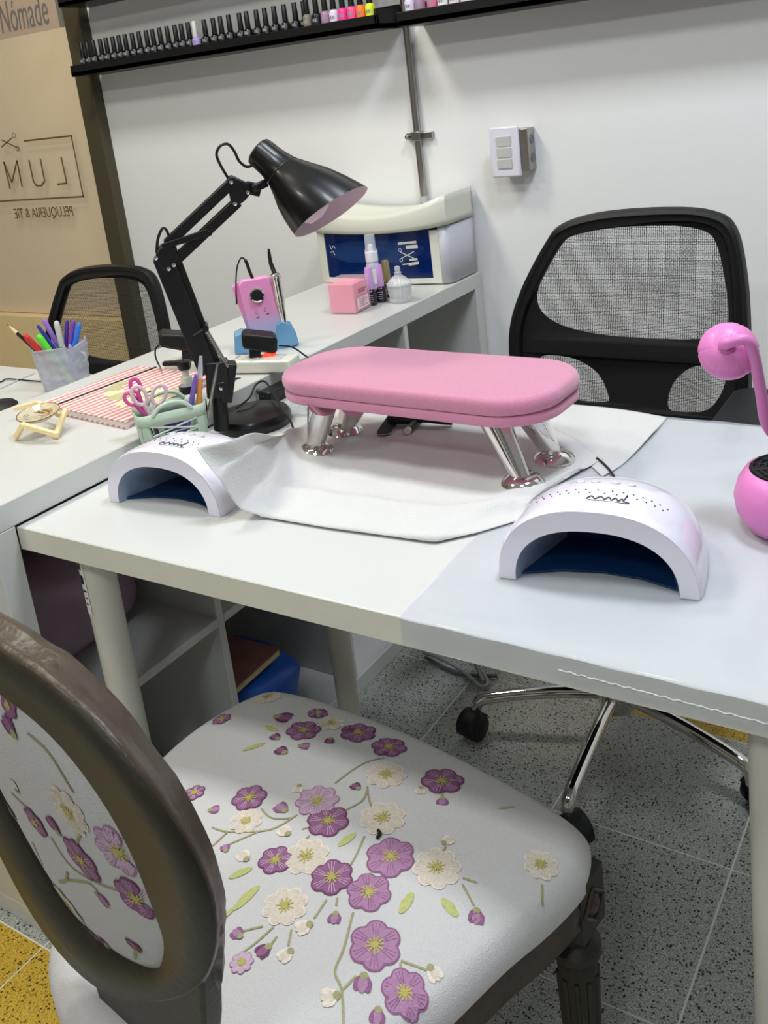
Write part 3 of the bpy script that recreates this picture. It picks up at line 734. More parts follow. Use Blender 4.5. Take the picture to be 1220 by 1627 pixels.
S1 = Surf('seat'); e = MB()
for st_ in ([(472, 1295), (428, 1319), (364, 1322), (337, 1315)], [(415, 1285), (432, 1300), (465, 1300)], [(364, 1342), (415, 1320)], [(611, 1204), (576, 1214), (532, 1245)],
            [(583, 1255), (576, 1272), (549, 1288)], [(583, 1250), (586, 1270), (590, 1282)], [(579, 1329), (566, 1359), (556, 1376)], [(561, 1450), (546, 1507), (532, 1544), (543, 1574), (546, 1640)],
            [(566, 1551), (544, 1574)], [(519, 1430), (499, 1460)], [(435, 1473), (408, 1497), (381, 1517)], [(418, 1472), (385, 1480)], [(463, 1477), (458, 1503)],
            [(735, 1396), (758, 1403)], [(735, 1406), (753, 1440)], [(861, 1406), (862, 1443)], [(812, 1512), (836, 1505)], [(636, 1530), (637, 1550)], [(637, 1527), (678, 1542)], [(708, 1345), (700, 1362)],
            [(337, 1345), (362, 1322)], [(475, 1343), (492, 1328)], [(480, 1318), (512, 1308)], [(589, 1378), (589, 1392)], [(536, 1427), (534, 1440)], [(703, 1258), (702, 1268)], [(440, 1488), (428, 1505)]):
    stem(e, S1, st_)
for l_ in ((385, 1193, 428, 1179, 5), (440, 1162, 418, 1152, 5), (363, 1396, 408, 1376, 7), (370, 1447, 420, 1400, 8), (537, 1345, 571, 1320, 7), (635, 1452, 660, 1412, 8), (702, 1428, 732, 1463, 8), (352, 1460, 375, 1440, 5), (790, 1285, 822, 1281, 3)): leaf(e, S1, *l_)
for f_ in ((309, 1260, 18, 'P'), (396, 1268, 29, 'P'), (391, 1305, 27, 'C'), (504, 1273, 36, 'L'), (521, 1305, 35, 'P'), (438, 1367, 29, 'P'), (487, 1361, 38, 'C'), (527, 1394, 36, 'P'),
           (453, 1440, 38, 'C'), (586, 1418, 37, 'M'), (596, 1502, 43, 'M'), (608, 1300, 38, 'C'), (620, 1362, 41, 'M'), (613, 1231, 34, 'C'), (482, 1161, 28, 'P'), (569, 1164, 30, 'P'),
           (618, 1187, 29, 'P'), (526, 1149, 22, 'C'), (505, 1134, 17, 'P'), (425, 1107, 24, 'C'), (352, 1143, 16, 'P'), (703, 1241, 35, 'P'), (694, 1379, 40, 'C'), (859, 1374, 28, 'C'), (856, 1470, 20, 'L'), (643, 1578, 38, 'M'), (384, 1530, 20, 'L'), (318, 1520, 26, 'M')): flower(e, S1, *f_)
for b_ in ((448, 1140, 15, 'P', .2), (703, 1273, 10, 'M'), (757, 1456, 13, 'M'), (710, 1337, 10, 'C', 1.2), (799, 1514, 12, 'C', 2.6), (689, 1546, 13, 'C', -.4), (577, 1561, 15, 'M'), (668, 1256, 9, 'C'),
           (339, 1287, 9, 'M', .6), (358, 1349, 8, 'M', 2.5), (388, 1362, 12, 'C', 2.8), (448, 1285, 12, 'M', 2.9), (453, 1322, 12, 'C', 2.9), (566, 1251, 9, 'P', 2.8), (448, 1194, 11, 'P', 2.9), (482, 1186, 9, 'L' if 0 else 'M', .4),
           (438, 1172, 9, 'P', 2.8), (524, 1177, 8, 'P'), (378, 1485, 11, 'M', 2.9), (420, 1510, 13, 'P', -1.9), (455, 1517, 13, 'C', -1.9), (484, 1473, 14, 'C', -2.2), (532, 1458, 11, 'M'), (526, 1584, 15, 'C', -2.4), (474, 1253, 9, 'C'), (600, 1614, 13, 'M'), (842, 1484, 9, 'P'), (871, 1443, 8, 'P')): bud(e, S1, *b_)
e.build('seat_embroidery', EMS, ch, smooth=False)['kind'] = 'stuff'
e = MB(); S2 = Surf('back')
for st_ in ([(45, 1163), (80, 1195), (122, 1255)], [(92, 1320), (128, 1370), (200, 1410)], [(138, 1315), (133, 1330)], [(118, 1375), (115, 1388), (104, 1392)], [(115, 1388), (150, 1392), (165, 1405)], [(28, 1250), (55, 1275)], [(60, 1330), (75, 1370)], [(218, 1505), (214, 1525)]):
    stem(e, S2, st_, .0012)
for f_ in ((68, 1296, 24, 'P'), (119, 1280, 34, 'C'), (190, 1352, 38, 'L'), (141, 1355, 34, 'P'), (112, 1432, 36, 'C'), (219, 1425, 33, 'P'), (10, 1122, 18, 'P'), (22, 1285, 15, 'P'), (150, 1490, 16, 'P')): flower(e, S2, *f_)
for b_ in ((20, 1152, 15, 'P', 2.4), (98, 1302, 14, 'P', 2.2), (172, 1417, 12, 'M', -.6), (166, 1497, 12, 'P', 2.0), (218, 1500, 13, 'P', 1.5), (35, 1240, 10, 'C', 2)): bud(e, S2, *b_)
e.build('back_embroidery', EMS, ch, smooth=False)['kind'] = 'stuff'
MB().tube(spline([on_seat(601, 1322) + Vector((0, 0, .002)), on_seat(604, 1327) + Vector((0, 0, .003)), on_seat(599, 1334) + Vector((0, 0, .002))], 4), .002, 6).build('lint_speck', 'black', tag=('tiny dark speck of lint on the floral seat', 'lint'))
MB().tube(spline([at(926, 1388, .44), at(932, 1402, .42), at(924, 1420, .41), at(906, 1424, .41)], 5), .0005, 5).build('loose_thread', 'paper', ch)

# ================================================================ black desk lamp
dl = thing('desk_lamp', 'black adjustable-arm desk lamp with bell shade on a round base', 'lamp', (.072, .43, .73))
LB = Vector((.072, .43, .745))
def lp(x, y, o=0): return atv(x, y, LB) + (CP - LB).normalized() * o
MB().lathe([(.062, 0), (.064, .004), (.064, .016), (.060, .022), (.03, .024), (0, .024)], 48, (.072, .43, .73)).build('base', 'blackg', dl)
pb = at(352, 678, .755)
LB = Vector((pb.x, pb.y, .755))
vd = Vector((LB.x - CP.x, LB.y - CP.y, 0)).normalized()
def L2(x, y, o=0): return atv(x, y, LB) - vd * o
MB().tube([L2(352, 682), L2(346, 600)], .0125, 16).build('post', 'black', dl)
m = MB(); q0, q1 = L2(346, 625), L2(344, 572)
m.bar(q0 + Vector((0,0,-.004)), q1, .036, .034, up=vd); m.bar(L2(358, 636), L2(366, 575), .02, .03, up=vd); m.tube([L2(325, 655, .01), L2(322, 632, .01)], .006, 8); m.lathe([(.009, 0), (.009, .02), (0, .021)], 14, L2(352, 610), -vd)
m.build('socket_block', 'black', dl, bevel=.003)
m = MB()
for o in (.011, -.011):
    m.bar(L2(331, 590, o), L2(258, 408, o), .008, .030, up=vd.cross((L2(331, 590) - L2(258, 408)).normalized()))
m.bar(L2(342, 585), L2(272, 402), .010, .022, up=vd.cross((L2(342, 585) - L2(272, 402)).normalized()))
m.build('lower_arm', 'black', dl, bevel=.0012)
m = MB(); m.prism([L2(*q, .016) for q in ((247, 402), (252, 392), (262, 386), (280, 390), (284, 410), (262, 430), (252, 420))], vd * .032)
m.build('elbow_joint', 'black', dl, bevel=.003)
sc = MB()
for q in ((248, 407), (276, 418), (268, 424), (366, 288), (392, 304), (372, 322), (350, 612)):
    sc.lathe([(.0035, 0), (.0032, .002), (0, .003)], 10, L2(*q, .0185), -vd)
sc.build('screw', 'chrome', dl)['kind'] = 'stuff'
m = MB()
for o in (.010, -.010):
    m.bar(L2(265, 388, o), L2(366, 292, o), .006, .015, up=vd.cross((L2(265, 388) - L2(366, 292)).normalized()))
    m.bar(L2(277, 415, o), L2(378, 320, o), .006, .015, up=vd.cross((L2(277, 415) - L2(378, 320)).normalized()))
m.bar(L2(258, 390, .014), L2(330, 366, .014), .006, .009, up=vd.cross(Vector((0, 0, 1)))); m.bar(L2(258, 390, .014), L2(335, 368, .014), .005, .008)
m.build('upper_arm', 'black', dl, bevel=.001)
m = MB(); m.prism([L2(*q, .014) for q in ((360, 284), (368, 278), (396, 292), (398, 306), (388, 318), (374, 328), (366, 318))], vd * .028)
m.bar(L2(394, 304), L2(424, 290), .014, .012, up=(0, 0, 1)); m.bar(L2(400, 310), L2(404, 290), .024, .010, up=vd); m.lathe([(.006, 0), (.006, .012), (0, .013)], 10, L2(404, 296, .012), -vd)
m.build('head_joint', 'black', dl, bevel=.002)
for o in (.015,):
    s_ = MB(); a, b = L2(328, 522, o), L2(362, 580, o); d = b - a; N = 60
    s_.tube([a + d * k / N + (vd.cross(d).normalized() * math.cos(k * PI / 1.5) + vd * math.sin(k * PI / 1.5)) * .0035 for k in range(N + 1)], .0015, 5)
    s_.tube([a, b], .0028, 8); s_.build('spring', 'steel', dl)
MB().lathe([(.005, 0), (.005, .034), (0, .035)], 12, L2(366, 582, .022), vd).build('spring_pin', 'black', dl)
m = MB(); m.lathe([(.005, 0), (.005, .034), (0, .035)], 12, L2(326, 518, .02), vd)
m.tube([L2(306, 530, .016), L2(326, 518, .016)], .003, 8); m.build('spring_pin', 'black', dl)
# shade: axis in the view plane with a slight lean toward the viewer
r3, u3, b3 = CM.col[0], CM.col[1], CM.col[2]
A0, A1 = L2(408, 238), L2(529, 344)
ax = (A1 - A0); ax -= b3 * ax.dot(b3); Ls = ax.length; ax = ax.normalized()
pm = pxs(A0)
ro_ = [(20, 0), (24, .02), (25, .06), (26, .20), (30, .34), (40, .48), (51, .62), (60, .78), (66, .92), (69, 1.0)]
def cdir(x, y, tl): return ((r3 * x - u3 * y).normalized() * math.cos(tl) + b3 * math.sin(tl)).normalized()
N0, N1 = cdir(.77, .637, .02), cdir(.556, .831, .05)
def shade(prof, n=56):
    m = MB(); vs = []
    for r_, t_ in prof:
        nn = N0.lerp(N1, min(1, max(0, t_)) ** .8).normalized(); e1 = nn.cross(b3).normalized(); e2 = nn.cross(e1); c_ = A0 + ax * Ls * t_
        vs += [c_ + (e1 * math.cos(2 * PI * k / n) + e2 * math.sin(2 * PI * k / n)) * r_ * pm for k in range(n)]
    fs = [(i * n + k, i * n + (k + 1) % n, (i + 1) * n + (k + 1) % n, (i + 1) * n + k) for i in range(len(prof) - 1) for k in range(n)]
    return m.add(vs, fs)
sh = shade([(.01, 0)] + ro_); sh.build('shade', 'blackg', dl)
shade([(r_ - 1.3, t_ - .002) for r_, t_ in ro_[3:]] + [(69, 1.0)]).build('shade_lining', mat('shade_lining', (216, 204, 210), .4), dl)
shade([(30.2, .335), (31.0, .34), (31.0, .346), (30.4, .352)]).build('shade_seam', 'black', dl)
MB().lathe([(.013, Ls * .3), (.013, Ls * .45), (.02, Ls * .6), (.029, Ls * .76), (.029, Ls * .84), (.02, Ls * .93), (0, Ls * .965)], 24, A0, (ax + N1 * .6).normalized()).build('bulb', mat('opal_bulb', (236, 224, 230), .25), dl)
MB().tube(spline([L2(363, 284), L2(350, 262), L2(344, 245), L2(350, 232), L2(362, 229), L2(372, 240), L2(380, 256), L2(392, 265), L2(402, 262)], 5), .0022, 8).build('cable_loop', 'black', dl)
MB().tube(spline([L2(249, 400, .01), L2(251, 378, .01), L2(258, 362, .01), L2(264, 364, .01), L2(270, 376, .01), L2(280, 380, .01)], 5), .0022, 8).build('cable_loop', 'black', dl)

# ================================================================ pink hand rest
hr = thing('hand_rest', 'pink velour hand rest on four chrome legs', 'hand rest', (.44, .385, .73))
HC = Vector((.436, .398, 0)); HR = RZ(-.035)
def slab(z0, z1, sx, sy, r0, rnd):
    m = MB(); prof = []
    for k in range(5):
        a = PI / 2 * k / 4; prof.append((rnd * (1 - math.sin(a)) * 0 + (-rnd + rnd * math.cos(a)), z1 - rnd + rnd * math.sin(a)))
    lo_ = [(-rnd + rnd * math.sin(PI / 2 * k / 3), z0 + rnd - rnd * math.cos(PI / 2 * k / 3)) for k in range(4)]
    pr = lo_ + prof; base = rrect(sx, sy, r0, 10); N = len(base); vs = []
    for dx, z in pr:
        for x, y in base:
            d = Vector((x, y, 0)); k = 1 + dx / max(d.length, .01); q = HR @ (d * k) + HC; vs.append((q.x, q.y, z))
    n = len(pr); fs = [(i * N + k, i * N + (k + 1) % N, (i + 1) * N + (k + 1) % N, (i + 1) * N + k) for i in range(n - 1) for k in range(N)]
    # cap with a mild crown
    m.add(vs, fs)
    top = [Vector(v) for v in vs[-N:]]; c = Vector((HC.x, HC.y, z1 + .003)); o = []
    for s_ in (1, .8, .5, .2): o += [c + (t_ - c) * s_ for t_ in top]
    for g in range(4):
        for k in range(N): o[g * N + k].z = z1 + .003 * (1 - (1, .8, .5, .2)[g] ** 2)
    m.add(o + [c], [(g * N + k, g * N + (k + 1) % N, (g + 1) * N + (k + 1) % N, (g + 1) * N + k) for g in range(3) for k in range(N)] + [(3 * N + k, 3 * N + (k + 1) % N, 4 * N) for k in range(N)])
    m.add([Vector(v) for v in vs[:N]], [tuple(range(N - 1, -1, -1))]); return m
slab(.822, .8365, .449, .185, .074, .005).build('board', 'pinkv', hr, ang=70)
slab(.8365, .860, .452, .188, .075, .010).build('cushion', 'pinkv', hr, ang=70)
for k, (ft, tp) in enumerate((((.266, .342), (512, 645)), ((.262, .428), (562, 640)), ((.622, .417), (842, 655)), ((.615, .330), (776, 662)))):
    b = Vector((ft[0], ft[1], .736)); t_ = at(tp[0], tp[1], .8215)
    if k >= 2: t_ = Vector((t_.x, max(t_.y, .35), t_.z))
    MB().tube([b + Vector((0, 0, .004)), t_ + Vector((0, 0, .001))], [.012, .0215], 28).build('leg', 'chrome', hr)
    MB().lathe([(.0285, 0), (.0290, .003), (.025, .009), (.017, .0135), (.0, .0145)], 36, (ft[0], ft[1], .7352)).build('foot', 'chrome', hr)

# ================================================================ nail curing lamps
def scribble(p, w, h, parent, B):      # illegible brush-script mark
    pts = []
    for k in range(46):
        t_ = k / 45; pts.append((t_ * w * .82, abs(math.sin(t_ * 15)) * h * .38))
    pts += [(w * .86, h * 1.0), (w * .82, h * .1), (w * 1.0, h * .05)]
    m = MB(); m.tube([p(a, b) for a, b in pts], .0006, 5); m.tube([p(w * .05, -h * .12), p(w * .95, -h * .05)], .0004, 5); return m
def curing_lamp(label, loc, rz, wd_, dp_, ht):
    t = thing('nail_curing_lamp', label, 'nail lamp', loc, rz, 'white arched nail curing lamps')
    hw = wd_ / 2; N = 40; pw = 2.35
    def arch(w, h, a):     # a 0..1 across
        an = PI * (1 - a); c_, s_ = math.cos(an), math.sin(an)
        return (math.copysign(abs(c_) ** (2 / pw), c_) * w, abs(s_) ** (2 / pw) * h)
    def sect(v): # v depth 0..1 -> half width, height
        k = math.sqrt(max(0, 1 - (max(0, v - .12) / .88) ** 2.6)); return hw * (.30 + .70 * k), ht * (.18 + .82 * k) * (1 - .0 * v)
    def bow(x): return -.010 * (1 - (x / hw) ** 2) * 0 + .012 * (x / hw) ** 2 * 0
    def shell(u, v):
        w, h = sect(v); x, z = arch(w, h, u); e = .004 * max(0, 1 - v / .05) ; return Vector((x * (1 - e * 6), v * dp_ + bow(x), z * (1 - e * 6)))
    m = MB().grid(shell, N, 26)
    iw, ih = hw - .021, ht - .024
    def face(u, v):
        w, h = hw * .976, ht * .976
        x0, z0 = arch(w, h, u); x1, z1 = arch(iw, ih, u); return Vector((x0 + (x1 - x0) * v, -.0005, z0 + (z1 - z0) * v))
    m.grid(face, N, 3)
    m.build('shell', 'gloss', t, world=False)
    MB().grid(lambda u, v: Vector((arch(iw * (1 - .5 * v), ih * (1 - .35 * v), u)[0], v * dp_ * .86, arch(iw * (1 - .5 * v), ih * (1 - .35 * v), u)[1])), N, 8).build('inner_shell', 'navyw', t, world=False)
    bw_ = MB().grid(lambda u, v: Vector((arch(iw * .985, ih * .985, u)[0] * (1 - v * .0), .012 + .10 * abs(2 * u - 1) ** 0 * .9, arch(iw * .985, ih * .985, u)[1] * v)), N, 2)
    bw_.build('back_wall', 'navy', t, world=False)
    MB().prism([(x * iw * .99, y, .0015) for x, y in ((-1, .010), (-.5, .026), (0, .031), (.5, .026), (1, .010), (.9, dp_ * .6), (-.9, dp_ * .6))], (0, 0, .0015)).build('base_plate', 'navy', t, world=False)
    def onsh(a, v, lift=.0008):
        w, h = sect(v); x, z = arch(w, h, a); return Vector((x, v * dp_, z)) + Vector((x / hw * .3, 0, 1)).normalized() * lift
    scribble(lambda a, b: onsh(.48 + a / wd_ * .55, .16 + b / dp_ * 1.3), .040, .014, t, None).build('script_mark', mat('grey_print', (60, 60, 68), .5), t, world=False)
    d = MB()
    for k in range(14):
        for v_, o in ((.26, 0), (.31, .5)):
            a = .30 + (k + o) * .03; q = onsh(a, v_ - .25 * (a - .5) ** 2 * 2, 0); d.lathe([(.0009, 0), (.0009, .0006), (0, .0007)], 6, q)
    d.build('vent_hole', 'blackm', t, world=False)['kind'] = 'stuff'
    b = MB()
    for k in range(4): b.lathe([(.005, 0), (.0045, .0015), (0, .002)], 14, onsh(.43 + k * .045, .47, 0))
    b.build('button', 'white', t, world=False)['kind'] = 'stuff'
    return t
cR = (Vector((.688, .105, 0)) + Vector((.895, .134, 0))) / 2
curing_lamp('white arched nail curing lamp near the right end of the table', (cR.x, cR.y, .7325), .14, .212, .165, .088)
cL = (Vector((.069, .107, 0)) + Vector((.270, .122, 0))) / 2
curing_lamp('white arched nail curing lamp at the left end under the paper towel', (cL.x, cL.y, .7305), .07, .205, .155, .086)

# ================================================================ paper towels
def coons(A, B, C, D, nu, nv, fz, lift=False):      # A,B: v=0/1 along u; C,D: u=0/1 along v
    A0_ = A; A, B, C, D = [spline(q, 8) for q in (A, B, C, D)]
    if lift: A = [A0_[i].lerp(A0_[i + 1], k / 8) for i in range(len(A0_) - 1) for k in range(8)] + [A0_[-1]]
    def ev(L_, t_): f = t_ * (len(L_) - 1); i = min(int(f), len(L_) - 2); return L_[i].lerp(L_[i + 1], f - i)
    def fn(u, v):
        p_ = ev(A, u) * (1 - v) + ev(B, u) * v + ev(C, v) * (1 - u) + ev(D, v) * u - (A[0] * (1 - u) * (1 - v) + A[-1] * u * (1 - v) + B[0] * (1 - u) * v + B[-1] * u * v)
        p_.z = .7338 + (p_.z - .7338) * max(0, 1 - u / .34) ** .7 if lift else p_.z; p_.z = max(p_.z + fz(p_.x, p_.y, u, v), .7322); return p_
    return MB().grid(fn, nu, nv)
A = [at(312, 714, .832), at(345, 742, .812), at(378, 792, .762), at(425, 820, .736), at(520, 838, .734), at(690, 861, .734), at(760, 846, .7335), at(822, 828, .733), at(842, 800, .733), at(876, 772, .733)]
B = [at(436, 693, .800), at(476, 676, .752), at(520, 655, .736), at(600, 640, .735), at(700, 650, .734), at(800, 655, .734), at(900, 690, .734), at(935, 715, .734), at(958, 729, .734)]
C = [A[0], at(360, 702, .836), at(400, 690, .826), B[0]]; D = [A[-1], at(920, 752, .733), B[-1]]
def fz1(x, y, u, v):
    e = math.sin(PI * v) * .5 + .5
    f = .0022 * math.sin(28 * x + 9 * y) + .0016 * math.sin(17 * y - 31 * x + 1) + .0012 * math.sin(70 * x * .6 + 40 * y)
    r_ = .016 * math.exp(-((u - .13) / .05) ** 2) * math.exp(-((v - .35) / .4) ** 2) + .006 * math.exp(-((v - .12 - .1 * u) / .06) ** 2) * (u > .1)
    def rd(u0, v0, u1, v1, w, h):
        dx, dy = u1 - u0, v1 - v0; t_ = max(0, min(1, ((u - u0) * dx + (v - v0) * dy) / (dx * dx + dy * dy))); d_ = math.hypot(u - u0 - dx * t_, v - v0 - dy * t_)
        return h * math.exp(-(d_ / w) ** 1.4)
    r_ += rd(.10, .95, .30, .05, .03, .010) + rd(.28, .20, .72, .16, .035, .008) + rd(.70, .30, .97, .55, .03, .007) + rd(.55, .02, .80, .30, .03, .006) + rd(.18, .5, .40, .30, .03, .005)
    return (abs(f) + r_) * e * (0 if v < .001 and u > .3 else 1)
MB_t = coons(A, B, C, D, 90, 44, fz1, True)
MB_t.build('paper_towel', 'tissue', solid=.0007, ang=180, tag=('white textured paper towel spread under the pink hand rest', 'towel'))
A = [at(500, 668, .7322), at(640, 700, .7322), at(800, 700, .7322), at(905, 720, .7322), at(957, 758, .7322)]
B = [at(480, 640, .7322), at(640, 628, .7322), at(800, 636, .7322), at(960, 648, .7322), at(1060, 664, .7322)]
C = [A[0], B[0]]; D = [A[-1], at(990, 738, .7322), at(1030, 700, .7322), B[-1]]
MB_t = coons(A, B, C, D, 70, 26, lambda x, y, u, v: .0006 + .0020 * abs(math.sin(30 * x + 16 * y)) * math.sin(PI * v) * u + .0045 * math.exp(-((v - .7) / .1) ** 2) * max(0, u - .6))
for i, q in enumerate(MB_t.v): q.z = max(q.z, .7330)
MB_t.build('tissue_sheet', 'tissue', solid=.0008, ang=180, tag=('thin white tissue sheet behind the hand rest reaching the far edge', 'tissue'))
MB().tube(spline([at(948, 728, .735), at(960, 738, .735), at(972, 752, .735), at(985, 775, .735)], 5), .0018, 8).build('power_cable', 'black', tag=('thin black cord end beside the right nail lamp', 'cord'))

# ================================================================ files and buffer under the rest
ZF = .7385
nf = thing('nail_file', 'dark grey emery nail file lying flat behind the rest', 'nail file', tuple(at(622, 668, ZF)))
a, b = at(608, 690, ZF), at(640, 642, ZF); d = (b - a).normalized(); s_ = Vector((-d.y, d.x, 0)); L_ = .15
pts = []
for k in range(9): t_ = -PI / 2 - k * PI / 8; pts.append(a + d * (.012 + .012 * math.sin(t_ + PI) * -1 if 0 else .012 - .012 * math.cos((k - 4) * PI / 8)) + s_ * .012 * math.sin((k - 4) * PI / 8))
pts += [a + d * L_ + s_ * .012, a + d * L_ - s_ * .012]
MB().prism(pts, (0, 0, .0012)).build('abrasive_face', mat('emery', (52, 54, 58), .85, var=.4, scale=900, bump=.4), nf, smooth=False)
MB().prism([q - Vector((0, 0, .001)) for q in pts], (0, 0, .001)).build('core', 'greyp', nf, smooth=False)
bf_ = thing('cuticle_pusher', 'black round stick with a pale rubber tip behind the rest', 'tool', tuple(at(665, 668, .742)))
a, b = at(647, 685, .7425), at(688, 640, .7425); b = a + (b - a).normalized() * .13
MB().tube([a + (b - a) * .04, b], .0062, 14).build('handle', 'black', bf_); MB().tube([a, a + (b - a) * .05], .0058, 14).build('tip', 'creamp', bf_)
br = thing('dust_brush', 'short black brush tool crossing over the black stick', 'brush', tuple(at(660, 665, .75)))
a, b = at(618, 664, .748), at(718, 670, .744)
MB().tube([a.lerp(b, k / 6) for k in range(7)], [.006, .009, .009, .0045, .0042, .0055, .0058], 12).build('handle', 'black', br)
MB().bar(a, a.lerp(b, .2), .02, .012).build('head', 'black', br, bevel=.002)
nt_ = thing('nail_tweezer', 'small dark tipped tool peeking below the hand rest edge', 'tool', tuple(at(736, 656, .736)))
MB().tube([at(728, 654, .7365), at(741, 658, .7365), at(752, 664, .7365)], [.0035, .003, .001], 8).build('body', 'steel', nt_)

# ================================================================ pink gooseneck lamp at the right edge
pl_ = thing('gooseneck_lamp', 'pink gooseneck lamp with pumpkin-shaped head and round grilled base', 'lamp', (.952, .305, .7325))
C0 = Vector((.948, .318, 0))
MB().lathe([(.038, .7335), (.050, .738), (.060, .755), (.0625, .772), (.058, .79), (.050, .8025), (.046, .804), (.046, .801)], 40, C0).build('pot_base', 'pinkp', pl_)
gr = MB().lathe([(.0465, .8035), (.0, .8045)], 32, C0)
for r_ in (.008, .015, .022, .029, .036, .043): gr.tube([C0 + Vector((r_ * math.cos(a * PI / 14), r_ * math.sin(a * PI / 14), .8052)) for a in range(28)], .0011, 5, closed=True)
for k in range(14): a = k * PI / 7; gr.tube([C0 + Vector((.004 * math.cos(a), .004 * math.sin(a), .8056)), C0 + Vector((.045 * math.cos(a), .045 * math.sin(a), .8052))], .0009, 5)
gr.build('grille', 'blackm', pl_)
HP = Vector((.885, .345, 0)); hc = atv(1157, 558, HP); up_ = (CP - hc).normalized()
hr_ = 45 * pxs(hc); fwd = (up_ * .95 + CM.col[1] * .22 - CM.col[0] * .06).normalized()
side = fwd.cross(Vector((0, 0, 1))).normalized(); tp_ = side.cross(fwd)
def pump(u, v):
    a = 2 * PI * u; b = PI * v; g = 1 - .05 * (1 - abs(math.sin(3 * a + .3))) ** 14 * math.sin(b)
    return hc + (side * math.cos(a) + tp_ * math.sin(a)) * math.sin(b) * hr_ * 1.03 * g + fwd * math.cos(b) * hr_ * .84 * (1 - .10 * math.exp(-(b / .25) ** 2))
MB().grid(pump, 144, 26, cu=True).build('head', 'pinkp', pl_)
tp0 = hc + fwd * hr_ * .72
n1 = tp0 + fwd * .014
pts = [tp0, n1, atv(1184, 541, HP) + up_ * .034, atv(1197, 566, HP) + up_ * .026, atv(1208, 620, HP) + up_ * .01, atv(1224, 685, HP), Vector((.955, .372, .80)), Vector((.955, .372, .76))]
MB().tube(spline(pts, 6), .0064, 14).build('neck', 'pinkp', pl_)
MB().lathe([(.009, 0), (.0095, .008), (.008, .012)], 16, tp0 - fwd * .004, fwd).build('collar', mat('deep_pink', (206, 110, 172), .4), pl_)
E2 = 1
# ================================================================ things on the shelving unit
ZT = .77
# sterilizer cabinet near the wall
sz = thing('sterilizer_cabinet', 'cream and grey tool sterilizer with dark blue window by the wall', 'sterilizer', (-.21, 1.34, ZT))
xL, xR, yF, yB = -.395, -.026, 1.285, 1.425
def bowf(t_): return -.020 * (1 - (2 * t_ - 1) ** 2)
def wallf(x0, x1, z0, z1, tz=None, th=.006, n=10, off=0):
    m = MB(); ft = []; bk_ = []
    for k in range(n + 1):
        t_ = k / n; x = x0 + (x1 - x0) * t_; tt_ = (x - xL) / (xR - xL); ft.append((x, yF + bowf(tt_) + off))
    vs = []
    for x, y in ft: vs += [(x, y, z0), (x, y, z1), (x, y + th, z1), (x, y + th, z0)]
    fs = [(0, 3, 2, 1), (4 * n, 4 * n + 1, 4 * n + 2, 4 * n + 3)]
    for k in range(n): fs += [(4 * k + j, 4 * k + 4 + j, 4 * k + 4 + (j + 1) % 4, 4 * k + (j + 1) % 4) for j in range(4)]
    return m.add(vs, fs)
b = wallf(xL, xR, ZT + .004, ZT + .017)
b.add(*(lambda w: (w.v, w.f))(wallf(xL, xL + .026, ZT + .017, ZT + .135, n=2))); b.add(*(lambda w: (w.v, w.f))(wallf(xR - .026, xR, ZT + .017, ZT + .135, n=3)))
b.box((xL, yF + .004, ZT + .004), (xL + .006, yB, ZT + .140)); b.box((xL, yB - .006, ZT + .004), (xR + .012, yB, ZT + .140)); b.box((xL, yF, ZT + .002), (xR, yB, ZT + .012))
b.build('body', 'creamp', sz, ang=50)
sd_ = MB()
def sidep(u, v):
    a = -PI / 2 + u * PI / 2; r_ = .03; z = ZT + .003 + v * .14
    if u < .5: aa = -PI / 2 + u * PI; return Vector((xR - .004 + .022 * math.cos(aa), yF + .022 + .022 * math.sin(aa), z))
    return Vector((xR + .018, yF + .022 + (u - .5) * 2 * (yB - yF - .022), z))
sd_.grid(sidep, 13, 3); sd_.build('side_panel', 'greyp', sz, solid=.004)
ld = MB()
def lidp(u, v):          # u around front from left side to right side, v height
    seg = u * 3
    if seg < .6: x = xL - .006; y = yB + (yF + .01 - yB) * seg / .6
    elif seg < 2.4: t_ = (seg - .6) / 1.8; x = xL - .006 + (xR - xL + .026) * t_; y = yF + bowf(t_) - .010 + .012 * (2 * t_ - 1) ** 8
    else: t_ = (seg - 2.4) / .6; x = xR + .022; y = yF + .002 + (yB - yF - .002) * t_
    tx = (x - xL) / (xR - xL); zt = .176 + .040 * (2 * tx - 1) ** 2 * (.85 if tx > .5 else .55); zb = .134 + .010 * (2 * tx - 1) ** 2 * (1 if tx > .5 else .3)
    k_ = .004 * math.sin(PI * v)
    return Vector((x, y - k_, ZT + zb + (zt - zb) * v))
ld.grid(lidp, 61, 6)
def topp(u, v): q = lidp(.2 + .6 * u, 1); return Vector((q.x, q.y + (yB - q.y) * v, q.z - .004 * math.sin(PI * v)))
ld.grid(topp, 37, 8); ld.build('lid', 'creamp', sz, solid=.003, ang=30)
BG = mat('blue_tinted_window', (4, 40, 110), .06, alpha=.5, var=.12, scale=10)
wallf(xL + .024, xR - .022, ZT + .016, ZT + .138, th=.002, n=10, off=.001).build('window', BG, sz)
MB().box((xL + .02, yF + .05, ZT + .02), (xR - .02, yF + .054, ZT + .138)).build('inner_back', mat('inner_blue', (24, 48, 90), .5), sz, smooth=False)
lump((-.235, yF + .020, ZT + .078), (.13, .014, .028), 4, bumpy=.2).build('rolled_towel', mat('blue_towel', (140, 200, 255), .8), sz)
ic = MB()
def ip(x, y): q = aty(x, y, yF); tx = (q.x - xL) / (xR - xL); return Vector((q.x, yF + bowf(tx) - .0006, q.z))
